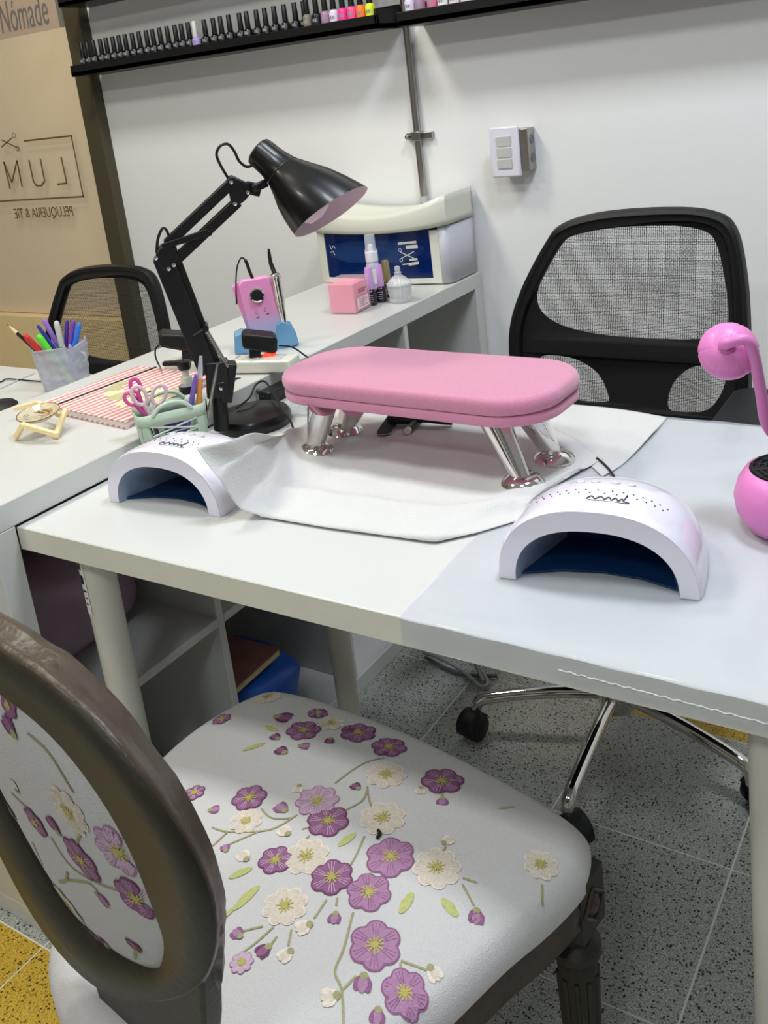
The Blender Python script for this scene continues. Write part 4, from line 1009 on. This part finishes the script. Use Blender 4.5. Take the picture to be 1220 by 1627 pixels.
for a, b_, w_ in (((638, 385), (665, 383), .006), ((650, 391), (667, 390), .009), ((641, 398), (662, 409), .0022), ((642, 409), (662, 398), .0022), ((655, 411), (667, 410), .005), ((645, 418), (655, 417), .003), ((654, 418), (669, 416), .007)):
    ic.bar(ip(*a), ip(*b_), w_, .0008, up=(0, 1, 0)) if 0 else ic.bar(ip(*a), ip(*b_), .0008, w_, up=(0, 0, 1))
for c_ in ((641, 395), (643, 411)):
    q = ip(*c_); ic.tube([q + Vector((.004 * math.cos(t), 0, .004 * math.sin(t))) for t in [k * PI / 5 for k in range(10)]], .0008, 5, closed=True)
ic.build('salon_tool_print', 'white', sz, smooth=False)['kind'] = 'stuff'
ic = MB(); stroke(ic, [ip(527, 388), ip(530, 395), ip(533, 389), ip(537, 393)], .0012) ; stroke(ic, [ip(528, 400), ip(533, 398), ip(536, 404)], .0012)
ic.build('small_print', 'white', sz, smooth=False)['kind'] = 'stuff'

# pink box
c = at(560, 497, ZT) ; rzb = .08
bx = thing('cube_box', 'clear cube box filled with pink squares beside the spray bottle', 'box', (-.126, 1.020, ZT + .0005), rzb)
MB().box((-.032, -.032, .002), (.032, .032, .068)).build('pink_filling', mat('pink_wipes', (250, 150, 176), .7, var=.05), bx, world=False, smooth=False, bevel=.002)
MB().box((-.036, -.036, 0), (.036, .036, .077)).build('clear_case', mat('clear_case_plastic', (250, 225, 232), .1, alpha=.28), bx, world=False, smooth=False, bevel=.002)
m = MB(); m.box((.0362, -.026, .008), (.0366, .026, .034)); m.build('paper_label', mat('label_pink_white', (240, 214, 222), .6), bx, world=False, smooth=False)
m = MB()
for k, z in enumerate((.050, .045, .030, .026, .022, .018, .013)): m.box((.0367, -.016, z), (.0369, .020 - .006 * (k % 3), z + (.0028 if k < 2 else .0014)))
m.build('label_print', mat('rose_print', (170, 90, 110), .6), bx, world=False, smooth=False)['kind'] = 'stuff'
# spray bottle
sp_ = thing('spray_bottle', 'tall clear bottle with transparent cap behind the lilac polishes', 'bottle', (-.110, 1.108, ZT + .0005))
MB().lathe([(.015, 0), (.0165, .003), (.0165, .085), (.013, .094), (.0105, .098)], 24).build('body', mat('milky_plastic', (214, 214, 236), .3, alpha=.75), sp_, world=False)
MB().lathe([(.0145, .096), (.0145, .118), (.006, .120), (.006, .134), (.0035, .136)], 20).build('pump', mat('white_pump', (240, 240, 244), .4), sp_, world=False)
MB().lathe([(.0150, .098), (.0150, .122), (.0125, .128), (.0120, .158), (.0, .1585)], 24).build('clear_cap', mat('clear_cap', (240, 244, 252), .08, alpha=.35), sp_, world=False)
MB().grid(lambda u, v: Vector((.0168 * math.sin(.2 + u), -.0168 * math.cos(.2 + u), .045 + .035 * v)), 6, 2).build('paper_label', 'paper', sp_, world=False)
# two lilac-capped polishes, gold-capped one
def pol2(x, y, label, capm, bodym, k=1.0):
    t = thing('gel_polish_bottle', label, 'bottle', (x, y, ZT + .0005), 0, 'gel polishes on the shelving unit')
    MB().lathe([(.011, 0), (.0135, .002), (.0135, .030), (.012, .034), (.008, .037)], 20).build('body', bodym, t, world=False)
    MB().lathe([(.0095, .037), (.0098, .040), (.0085, .086), (.0075, .088)], 20).build('cap', capm, t, world=False)
    m = MB()
    for j in range(4): m.grid(lambda u, v: Vector((.0137 * math.sin((u - .5) * (1.0 - .2 * (j % 2)) + .5), -.0137 * math.cos((u - .5) * (1.0 - .2 * (j % 2)) + .5), .024 - j * .005 + .0016 * v)), 5, 2)
    m.build('label_print', mat('bottle_print', (150, 152, 160), .5), t, world=False)['kind'] = 'stuff'
LIL = mat('lilac_cap', (206, 156, 214), .35); AUB = mat('aubergine_glass', (36, 18, 38), .15, coat=.5)
pol2(-.103, 1.076, 'lilac-capped dark polish bottle in front, nearest the pink box', LIL, AUB)
pol2(-.096, 1.108, 'lilac-capped dark polish bottle right behind the front one', LIL, AUB)
pol2(-.106, 1.155, 'gold-capped polish bottle between the lilac caps and glass jar', mat('gold_cap', (176, 160, 112), .35, .7), AUB)
# glass jar
jr = thing('glass_jar', 'ribbed clear glass jar with a domed knob lid', 'jar', (-.046, 1.112, ZT + .0005))
GL = mat('jar_glass', (240, 242, 244), .08, alpha=.42, var=.02)
def rib(prof, n=72, amp=.10):
    m = MB().lathe(prof, n); cnt = len(prof)
    for i in range(cnt):
        for k in range(n):
            v = m.v[i * n + k]; f = 1 - amp * (0.5 + .5 * math.cos(2 * PI * k / n * 18)) * (1 if 0 < i < cnt - 1 else .3); v.x *= f; v.y *= f
    return m
rib([(.0, .001), (.026, 0), (.027, .008), (.0245, .011), (.0265, .016), (.0285, .036), (.0285, .038), (.0262, .038), (.0245, .016), (.0, .010)]).build('body', GL, jr, world=False, ang=180)
rib([(.0295, .038), (.0295, .044), (.026, .047), (.017, .057), (.009, .062), (.007, .066), (.0095, .069), (.004, .071)], amp=.09).build('lid', GL, jr, world=False, ang=180)
MB().lathe([(.0, .069), (.0055, .071), (.0075, .077), (.0055, .083), (0, .085)], 16).build('knob', GL, jr, world=False)

# nail drill with stand
ds = thing('nail_drill', 'pink to blue handheld nail drill controller with round dial', 'nail drill', (-.135, .69, ZT + .002))
PD = Vector((-.135, .69, ZT + .01))
dv = Vector((PD.x - CP.x, PD.y - CP.y, 0)).normalized()
def DP(x, y, o=0): return atv(x, y, PD) - dv * o
grad = bpy.data.materials.new('pink_blue_gradient_shell'); grad.use_nodes = True; nt, b = nodes(grad)
g = nt.nodes.new('ShaderNodeNewGeometry'); sx_ = nt.nodes.new('ShaderNodeSeparateXYZ'); nt.links.new(g.outputs['Position'], sx_.inputs[0])
mr = nt.nodes.new('ShaderNodeMapRange'); mr.inputs[1].default_value = .80; mr.inputs[2].default_value = .89; nt.links.new(sx_.outputs[2], mr.inputs[0])
nt.links.new(ramp(nt, mr.outputs[0], [(0, lin((146, 176, 222))), (.3, lin((188, 176, 216))), (.6, lin((232, 156, 204))), (1, lin((236, 150, 202)))]), b.inputs['Base Color']); b.inputs['Roughness'].default_value = .25
ol = [(378, 452), (384, 445), (424, 438), (430, 444), (452, 522), (447, 530), (408, 545), (400, 540)]
MB().prism([DP(*q, .006) for q in ol], dv * .020).build('controller', grad, ds, bevel=.004, seg=3)
MB().prism([DP(*q, -.010) for q in ((368, 458), (378, 450), (384, 452), (408, 540), (398, 540))], dv * .012).build('side_clip', grad, ds, bevel=.002)
cD = DP(408, 468, .0065)
MB().lathe([(.0145, 0), (.0145, .004), (.0115, .006), (.0115, .003)], 28, cD, -dv + Vector((0, 0, .15))).build('dial_ring', 'chrome', ds)
MB().lathe([(.0115, .004), (.0105, .0075), (0, .008)], 28, cD, -dv + Vector((0, 0, .15))).build('dial', 'black', ds)
m = MB()
for q in ((407, 495), (421, 490)): m.lathe([(.0025, 0), (.002, .0015), (0, .002)], 12, DP(*q, .0065), -dv)
m.build('button', 'chrome', ds)['kind'] = 'stuff'
m = MB()
for q in ((409, 503), (425, 497)): stroke(m, [DP(q[0] - 2, q[1] + 1, .0068), DP(q[0] + 3, q[1] - 1, .0068)], .0008)
m.build('button_print', 'vinyl2', ds)['kind'] = 'stuff'
MB().tube(spline([DP(376, 485, -.01), DP(375, 450, -.01), DP(377, 425, -.008), DP(383, 411, -.005), DP(390, 414, 0), DP(396, 430, 0), DP(401, 442, 0)], 6), [.0015] * 18 + [.002] * 6 + [.0035] * 13, 8).build('cable', 'black', ds)
sb = thing('drill_stand', 'light blue plastic cradle holding the nail drill', 'stand', tuple(DP(420, 560, .0)))
sb.location.z = ZT; BASE[sb.name] = Matrix.Translation(sb.location)
def fl(x, y, z=ZT + .001): return at(x, y, z)
a1, a2, a3, a4 = fl(374, 562), fl(400, 558), fl(456, 548), fl(474, 543)
bk_ = dv * .03
m = MB(); m.prism([DP(373, 562, .012), DP(372, 532, .012), DP(385, 526, .012), DP(400, 536, .012), DP(440, 535, .012), DP(440, 552, .012), DP(400, 560, .012)], dv * .045)
m.build('base', 'bluep', sb, bevel=.003)
m = MB(); m.prism([DP(438, 556, .010), DP(438, 515, .010), DP(446, 508, .010), DP(462, 514, .010), DP(470, 528, .010), DP(475, 546, .010)], dv * .03)
m.build('pen_holder', 'bluep', sb, bevel=.003)
hp = thing('drill_handpiece', 'silver drill handpiece with black cable boot standing in the cradle', 'nail drill', tuple(DP(448, 515)))
a, b = DP(436, 433, .006), DP(452, 518, .002)
MB().tube([a.lerp(b, t_) for t_ in (0, .02, .1, .12, .55, .62, .9, 1)], [.007, .0098, .0102, .0092, .0092, .0078, .0066, .004], 20).build('body', 'chrome', hp)
MB().tube([DP(427, 396, -.004), DP(428, 405, -.004), DP(430, 418, -.004), a.lerp(b, .01)], [.0022, .0034, .0042, .0048], 12).build('cable_boot', 'black', hp)

# power strip, chargers
ps = thing('power_strip', 'white power strip lying across the shelving unit', 'power strip', (-.09, .585, ZT))
e0, e1 = at(262, 596, ZT + .001), at(462, 594, ZT + .001); du = (e1 - e0).normalized(); dn = Vector((-du.y, du.x, 0))
rot = Matrix((du, dn, Vector((0, 0, 1)))).transposed()
e1 = e0 + du * min((e1 - e0).length, .27); cc = (e0 + e1) / 2 + dn * .024
MB().obox(cc + Vector((0, 0, .013)), ((e1 - e0).length, .048, .024), rot).build('body', 'creamp', ps, bevel=.004, seg=3)
for k in range(5):
    c_ = e0.lerp(e1, .14 + .18 * k) + dn * .024
    MB().obox(c_ + Vector((0, 0, .0255)), (.03, .030, .002), rot).build('socket_face', 'white', ps, bevel=.0008)
Lr_ = (e1 - e0).length
sw2 = MB().obox(e0.lerp(e1, .80) + dn * .03 + Vector((0, 0, .028)), (.024, .012, .005), rot); sw2.build('red_switch', mat('red_glow_switch', (255, 70, 40), .3, emit=1.2), ps, bevel=.001)
def charger(label, pts, stem_, o=0):
    t = thing('charger_plug', label, 'charger', tuple(at(stem_[0], stem_[1], ZT + .03)))
    Pq = at(stem_[0], stem_[1], ZT + .028)
    vd2 = Vector((Pq.x - CP.x, Pq.y - CP.y, 0)).normalized()
    f = lambda x, y: atv(x, y, Pq) - vd2 * .016
    MB().prism([f(*q) for q in pts], vd2 * .040 + Vector((0, 0, .002))).build('body', 'black', t, bevel=.005, seg=3)
    q = [f(*k) for k in stem_[2]]
    MB().prism([k + vd2 * .006 for k in q], vd2 * .022).build('plug_base', 'black', t, bevel=.002); return t, f, vd2
t1, f1, v1 = charger('black charger plugged in next to the blue drill stand', [(384, 534), (388, 527), (436, 532), (440, 538), (440, 556), (434, 560), (388, 552), (384, 548)], (405, 566, [(396, 552), (414, 556), (414, 568), (396, 568)]))
MB().tube(spline([f1(442, 546), f1(458, 547), f1(470, 552), f1(484, 562), f1(500, 580) + v1 * .05], 6), .0016, 8).build('cable', 'black', t1)
t2, f2, v2 = charger('black charger plugged in at the left behind the desk lamp', [(252, 534), (257, 527), (300, 530), (312, 534), (312, 552), (304, 558), (258, 550), (252, 546)], (298, 572, [(289, 552), (309, 555), (309, 571), (289, 571)]))
MB().tube(spline([f2(253, 545), f2(247, 552), f2(247, 564), f2(252, 576), at(255, 584, ZT + .003)], 6), .0016, 8).build('cable', 'black', t2)
ba = thing('adapter_brick', 'black adapter brick lying behind the lamp base', 'adapter', tuple(at(440, 622, .731)))
a, b = at(420, 632, .744), at(456, 614, .744); d = (b - a).normalized()
MB().bar(a, b + d * .02, .030, .022).build('body', 'black', ba, bevel=.003)
MB().tube(spline([a + Vector((0, 0, .0)), at(412, 626, .748), at(402, 614, .757), at(388, 603, .766), at(372, 603, .772), at(366, 616, .768)], 6), .0020, 8).build('cable', 'black', ba)
MB().tube(spline([at(376, 648, .7575), at(396, 632, .763), at(406, 612, .768), at(420, 606, .768), at(434, 624, .764), at(448, 650, .7595), at(461, 668, .7600), at(468, 690, .745), at(466, 700, .7345)], 6), .0018, 8).build('thin_cable', 'black', tag=('thin black cable looping over the round lamp base', 'cable'))
def crin(u, v):
    P_ = at(455 + u * 42, 628 + v * 34 - u * 4, .733); P_.z = .734 + .004 * abs(math.sin(u * 9 + v * 4) * math.cos(v * 7 - u * 3)); return P_
MB().grid(crin, 16, 16).build('plastic_wrapper', mat('wrapper', (214, 222, 230), .1, alpha=.45, bump=.8, bscale=60), ang=30, tag=('crumpled clear plastic wrapper between lamp base and hand rest', 'wrapper'))

# pump bottle behind the basket
pu = thing('pump_bottle', 'small bottle with black pump head between basket and notebook', 'bottle', (-.045, .405, ZT + .0005))
def pp(x, y): return atv(x, y, (-.045, .405, ZT))
zh = lambda y: pp(300, y).z
MB().lathe([(.014, 0), (.0155, .002), (.0155, .030), (.010, .034)], 20).build('body', 'frost', pu, world=False)
MB().lathe([(.0158, .006), (.0158, .030)], 20).build('black_label', 'black', pu, world=False)
m = MB().lathe([(.010, .034), (.010, .044), (.006, .046), (.006, .058), (.009, .060), (.009, .068), (0, .070)], 16); m.build('pump', 'creamp', pu, world=False)
m = MB().bar(Vector((.012, .004, .0695)), Vector((-.030, -.018, .072)), .012, .006); m.lathe([(.010, .058), (.0125, .066), (.0125, .0725), (0, .074)], 16); m.build('pump_head', 'black', pu, world=False)

# notebook
nb = thing('notebook', 'pink striped floral notebook closed with a black elastic band', 'notebook', (-.18, .39, ZT + .0005))
nc = [(-.306, .292), (-.292, .522), (-.082, .508), (-.052, .262)]
SM = mat('pink_stripe_cover', (214, 140, 140), .6); nt, b = nodes(SM)
tc = nt.nodes.new('ShaderNodeTexCoord'); wv = nt.nodes.new('ShaderNodeTexWave'); wv.inputs['Scale'].default_value = 21; wv.bands_direction = 'X'; wv.inputs['Distortion'].default_value = 0
mp = nt.nodes.new('ShaderNodeMapping'); mp.inputs['Rotation'].default_value = (0, 0, .10); nt.links.new(tc.outputs['Object'], mp.inputs[0]); nt.links.new(mp.outputs[0], wv.inputs[0])
nt.links.new(ramp(nt, wv.outputs[0], [(.42, lin((206, 132, 134))), (.55, lin((232, 216, 208)))]), b.inputs['Base Color'])
V3 = lambda p_, z: Vector((p_[0], p_[1], z))
cn = Vector((sum(p_[0] for p_ in nc) / 4, sum(p_[1] for p_ in nc) / 4, 0))
MB().prism([V3(p_, ZT + .0005) for p_ in nc], (0, 0, .0022)).build('back_cover', SM, nb, smooth=False)
MB().prism([V3(p_, ZT + .0027) + (cn - V3(p_, 0)) * .02 for p_ in nc], (0, 0, .0085)).build('pages', 'paper', nb, smooth=False)
MB().prism([V3(p_, ZT + .0112) for p_ in nc], (0, 0, .0022)).build('front_cover', SM, nb, smooth=False)
q0, q1 = Vector((-.2605, .288, ZT + .0142)), Vector((-.243, .521, ZT + .0142)); MB().bar(q0, q1, .005, .0012).build('elastic_band', 'black', nb, smooth=False)
m = MB()
for x, y, r_ in ((-.10, .36, .028), (-.13, .345, .024), (-.085, .40, .022), (-.15, .39, .022), (-.175, .36, .02), (-.20, .375, .018), (-.12, .40, .02), (-.225, .395, .016), (-.235, .42, .014)):
    c_ = Vector((x, y, ZT + .01345)); N = 18; m.add([c_] + [c_ + Vector((math.cos(2 * PI * k / N), math.sin(2 * PI * k / N), 0)) * r_ * (1 + .16 * math.sin(5 * 2 * PI * k / N + x * 90)) + Vector((0, 0, .00005 * (x * 900 % 3))) for k in range(N)], [(0, 1 + k, 1 + (k + 1) % N) for k in range(N)], int(abs(x * 1000)) % 2)
m.build('floral_print', [mat('cream_flower_print', (226, 220, 178), .6, var=.25, scale=90), mat('sage_leaf_print', (190, 186, 140), .6, var=.3, scale=90)], nb, smooth=False)['kind'] = 'stuff'

# glass dish on a small wooden easel
gd = thing('dish_stand', 'light wooden frame stand under the round glass dish', 'stand', (-.185, .205, ZT))
m = MB(); u_ = .0075
def bb(p0, p1): MB().bar(p0, p1, u_, u_, up=(0, 0, 1)).build('bar', 'wood', gd, smooth=False, bevel=.0008)
pA, pB, pC, pD = at(25, 696, ZT + .004), at(38, 676, ZT + .030), at(86, 690, ZT + .022), at(104, 652, ZT + .028)
bb(pA, pB + Vector((0, 0, .003))); bb(pB, at(92, 691, ZT + .014)); bb(at(88, 695, ZT + .004), pD); bb(at(96, 660, ZT + .022), at(60, 640, ZT + .030)); bb(at(60, 640, ZT + .026), at(22, 650, ZT + .022))
gd2 = thing('glass_dish', 'small round faceted glass dish with gold rim on wooden stand', 'dish', (-.195, .215, ZT + .03))
c_ = at(61, 657, ZT + .036); nrm = Vector((.05, -.12, 1)).normalized()
pw_ = MB().lathe([(0, -.010), (.012, -.012), (.024, -.007), (.033, .0), (.035, .002), (.033, .003), (.020, -.002), (0, -.005)], 16, c_, nrm); pw_.build('bowl', mat('dish_glass', (214, 206, 178), .05, alpha=.62), gd2, smooth=False)
MB().tube([c_ + (nrm.cross(Vector((1, 0, 0))).normalized() * math.cos(t) + nrm.cross(nrm.cross(Vector((1, 0, 0)))).normalized() * math.sin(t)) * .0345 + nrm * .002 for t in [k * PI / 20 for k in range(40)]], .0010, 6, closed=True).build('gold_rim', mat('gold', (206, 170, 96), .25, .9), gd2)
gm = MB(); rnd = random.Random(3)
for k in range(14):
    a_ = rnd.random() * 6.3; r_ = rnd.random() * .022; q = c_ + Vector((r_ * math.cos(a_), r_ * math.sin(a_), .001 + .002 * rnd.random())); gm.obox(q, (.008, .005, .0006), RZ(a_) @ RX(rnd.random() - .5) @ RY(rnd.random() - .5))
gm.build('gold_flakes', mat('gold', (206, 170, 96), .25, .9), gd2, smooth=False)['kind'] = 'stuff'

# ================================================================ basket and what stands in it
bk0 = Vector((.047, .285, .731)); brz = .956
bs = thing('mint_basket', 'small mint green lattice basket with carrying handles', 'basket', (.049, .268, .7308), brz)
bwid, bdep, bh = .108, .064, .088
def bol(k, z, N=48):
    f = z / bh; w_, d_ = bwid * (.86 + .14 * f), bdep * (.84 + .16 * f); o = rrect(w_, d_, .016, 11); q = o[int(k) % len(o)]; return Vector((q[0], q[1], z))
NB = 48
m = MB().add([bol(k, 0) for k in range(NB)], [tuple(range(NB))]); m.tube([bol(k, .002) for k in range(NB)], .0014, 6, closed=True); m.build('bottom', 'mint', bs, world=False)
m = MB(); m.grid(lambda u, v: bol(round(u * NB), .068 + .020 * v), NB, 2, cu=True); m.build('rim_band', 'mint', bs, world=False, solid=.0018)
m = MB(); rnd = random.Random(5)
for k in range(NB):
    for _ in range(2):
        dk = rnd.choice((-5, -4, -3, 3, 4, 5)); pts = [bol(k + dk * t_ / 4 if False else k + round(dk * t_ / 4), .002 + .067 * t_ / 4) for t_ in range(5)]
        m.tube(pts, .0016, 5, cap=False)
for z in (.02, .036, .052): m.tube([bol(k, z + .004 * math.sin(k * .9)) for k in range(NB)], .0009, 5, closed=True)
m.build('lattice', 'mint', bs, world=False)
for sy in (-1, 1):
    MB().tube(spline([(-.030, sy * bdep / 2, .086), (-.018, sy * bdep / 2, .097), (0, sy * bdep / 2, .101), (.018, sy * bdep / 2, .097), (.030, sy * bdep / 2, .086)], 5), .0032, 8).build('handle', 'mint', bs, world=False)
BB = BASE[bs.name]
def inb(x, y, z=.012): return BB @ Vector((x, y, z))
def basket_item(name, label, cat, p0, tip, fn):
    t = thing(name, label, cat, tuple(p0)); fn(t, Vector(p0), Vector(tip)); return t
def bp_(x, y, o=0): return atv(x, y, BB @ Vector((0, 0, 0)) ) + Vector((0, 0, 0)) - (Vector((BB.translation.x - CP.x, BB.translation.y - CP.y, 0)).normalized()) * o
def scissors(label, pts, m1, group):
    t = thing('scissors', label, 'scissors', tuple(inb(-.03, 0)), group=group)
    (c1, r1), (c2, r2), piv, tip, o = pts
    for c_, r_ in ((c1, r1), (c2, r2)):
        C_ = bp_(*c_, o); rr = r_ * pxs(C_); a1 = (bp_(*piv, o) - C_).normalized(); vv = Vector((C_.x - CP.x, C_.y - CP.y, 0)).normalized(); a2 = vv.cross(a1)
        h = MB(); h.tube([C_ + a1 * (math.cos(q_) * rr * 1.25) + a2 * math.sin(q_) * rr * .8 for q_ in [k * PI / 10 for k in range(20)]], .0030, 8, closed=True)
        h.tube([C_ + a1 * rr * 1.2, bp_(*piv, o)], [.0036, .003], 8); h.build('handle', m1, t)
    MB().bar(bp_(*piv, o), inb(*tip), .008, .0015, up=(1, 0, 0)).build('blade', 'steel', t, smooth=False)
GSP = mat('pale_pink_rubber', (226, 196, 204), .45); HPK = mat('hot_pink_rubber', (222, 90, 160), .4)
scissors('pale pink and grey handled scissors in the mint basket', (((221, 626), 13), ((252, 624), 13), (240, 660), (-.02, .0), .010), GSP, 'scissors in the mint basket')
scissors('hot pink handled scissors behind the pale pair in the basket', (((207, 636), 9), ((215, 614), 9), (232, 662), (-.03, .012), -.006), HPK, 'scissors in the mint basket')
def rod(name, label, cat, top, bot, r_, m_, o=0, tipm=None):
    a, b = bp_(*top, o), inb(*bot); t = thing(name, label, cat, tuple(b))
    MB().tube([b, b.lerp(a, .85), a], [r_, r_, r_ * .6], 12).build('body', m_, t)
    if tipm: MB().tube([b.lerp(a, .45), b.lerp(a, .75)], r_ * 1.08, 12).build('grip', tipm, t)
PUR = mat('violet_plastic', (128, 96, 190), .3)
rod('violet_file', 'violet nail file leaning right in the mint basket', 'nail file', (311, 594), (.012, .004), .0042, PUR, .004)
rod('dotting_tool', 'clear and orange dotting tool upright in the mint basket', 'tool', (319, 566), (.034, .006), .0042, 'frost', .0, mat('orange_grip', (240, 160, 90), .4))
rod('detail_brush', 'thin silver detail brush leaning over the basket edge', 'brush', (345, 578), (.042, .002), .0026, 'steel', .002)
t = thing('purple_pot', 'deep purple round pot inside the mint basket', 'pot', tuple(inb(.006, .0)))
MB().lathe([(.015, .0), (.017, .003), (.017, .060), (.012, .064), (0, .065)], 20, inb(.004, 0, .003)).build('body', mat('deep_purple', (92, 30, 140), .35), t)

# ================================================================ left desk: pen cup and pens
pc = thing('pen_cup', 'embossed clear glass pen cup with scalloped rim on the side desk', 'pen cup', (-.500, .505, .7305), .35)
GC2 = mat('embossed_glass', (214, 216, 226), .12, alpha=.5, var=.3, scale=60, bump=1.0, bscale=140)
def cup(u, v):
    o = rrect(.078 + .016 * v, .062 + .014 * v, .014, 11); q = o[int(round(u * 48)) % 48]; z = .094 * v + (.005 * math.sin(u * 2 * PI * 8) if v > .95 else 0)
    k_ = 1 + .03 * math.sin(u * 2 * PI * 9 + v * 5) * math.sin(v * 20 + 3 * math.sin(u * 30)); return Vector((q[0] * k_, q[1] * k_, z))
m = MB().grid(cup, 48, 30, cu=True); m.add([cup(k / 48, 0) for k in range(48)], [tuple(range(48))]); m.build('body', GC2, pc, world=False, solid=.003)
for s_ in (-1, 1):
    MB().tube(spline([(s_ * .045, 0, .074), (s_ * .055, 0, .068), (s_ * .054, 0, .056), (s_ * .043, 0, .050)], 5), .0022, 8).build('ear', GC2, pc, world=False)
PC = BASE[pc.name]
cv = Vector((PC.translation.x - CP.x, PC.translation.y - CP.y, 0)).normalized()
def pen(label, top, bx_, by_, r_, m1, m2=None, o=0, cat='pen', nm='felt_pen', kind='cap'):
    a = atv(top[0], top[1], PC.translation) - cv * o; b = PC @ Vector((bx_, by_, .006)); t = thing(nm, label, cat, tuple(b), group='pens in the glass cup')
    if kind == 'pencil':
        MB().tube([b, b.lerp(a, .86)], r_, 6).build('body', m1, t); MB().tube([b.lerp(a, .86), b.lerp(a, .97)], [r_, r_ * .3], 8).build('sharpened_wood', 'wood', t); MB().tube([b.lerp(a, .97), a], [r_ * .35, .0003], 6).build('lead', 'black', t)
    else:
        MB().tube([b, b.lerp(a, .62)], r_ * .85, 14).build('body', m2 or m1, t)
        MB().tube([b.lerp(a, .6), b.lerp(a, .93), b.lerp(a, .98), a], [r_, r_, r_ * .8, r_ * .4], 14).build('cap', m1, t)
pen('black pencil with bare sharpened point leaning far left in the cup', (11, 513), .012, .0, .0036, 'black', kind='pencil', cat='pencil', nm='pencil', o=.012)
pen('red pen leaning left in the glass cup', (38, 530), .018, -.01, .0065, mat('red_pen', (196, 48, 40), .35), mat('red_pen', (196, 48, 40), .35), o=.012)
pen('bright green pen leaning left in the glass cup', (60, 530), .022, -.012, .0070, mat('green_pen', (96, 220, 50), .35), o=.014)
pen('dark blue pen leaning left behind the green one', (59, 516), .026, .005, .0040, mat('blue_pen', (48, 60, 160), .35), o=.002)
pen('light violet pen standing behind the dark blue one', (69, 508), .016, .015, .0050, mat('lavender_pen', (160, 120, 210), .35), o=-.012)
pen('white felt pen with green band standing upright', (89, 510), .006, .004, .0062, 'white', mat('green_band', (90, 170, 80), .4), o=0)
pen('dark violet pen leaning right in the cup', (107, 509), -.012, .008, .0042, mat('dark_violet', (84, 50, 150), .35), o=-.004)
pen('purple pen between the dark violet and blue ones', (117, 508), -.006, .0, .0048, mat('purple_pen', (122, 72, 180), .35), o=.0)
pen('bright blue pen at the right side of the cup', (126, 512), .002, -.006, .0055, mat('azure_pen', (50, 120, 220), .35), o=.006)
MB().tube(spline([at(-30, 612, .733), at(0, 607, .733), at(12, 602, .733), at(50, 605, .733), at(80, 606, .733), at(128, 604, .735), at(140, 600, .737)], 6), .0016, 8).build('desk_cable', 'black', tag=('thin black cable lying across the side desk', 'cable'))
MB().tube([at(55, 592, .7325), at(30, 603, .7325), at(-20, 626, .7325)], .0014, 6).build('desk_cable', 'greyp', tag=('thin grey cable crossing the side desk diagonally', 'cable'))
q = at(-2, 648, .731)
t = thing('round_pad', 'dark rounded device at the left frame edge on the side desk', 'device', (q.x, q.y, .7305))
MB().lathe([(.036, 0), (.038, .004), (.032, .010), (.0, .013)], 32).build('body', 'blackm', t, world=False)

# ================================================================ grey cables under the table
c1 = [at(672, 1036, .03), at(700, 1046, .02), at(735, 1066, .012), at(762, 1090, .01), at(775, 1084, .01), at(760, 1060, .01)]
MB().tube(spline(c1, 6), .0042, 8).build('floor_cable', mat('grey_cable', (150, 152, 156), .5), tag=('grey cable coiling on the floor by the left caster', 'cable'))
MB().tube(spline([at(676, 1044, .008), at(705, 1060, .008), at(740, 1072, .008), at(790, 1074, .008)], 6), .0042, 8).build('floor_cable', mat('dark_grey_cable', (96, 98, 102), .5), tag=('darker grey cable on the floor beside the lighter one', 'cable'))
MB().tube(spline([at(748, 1040, .05), at(758, 1062, .02), at(768, 1082, .012)], 6), .0036, 8).build('floor_cable', mat('grey_cable', (150, 152, 156), .5), tag=('short grey cable dropping to the floor behind the chair spoke', 'cable'))
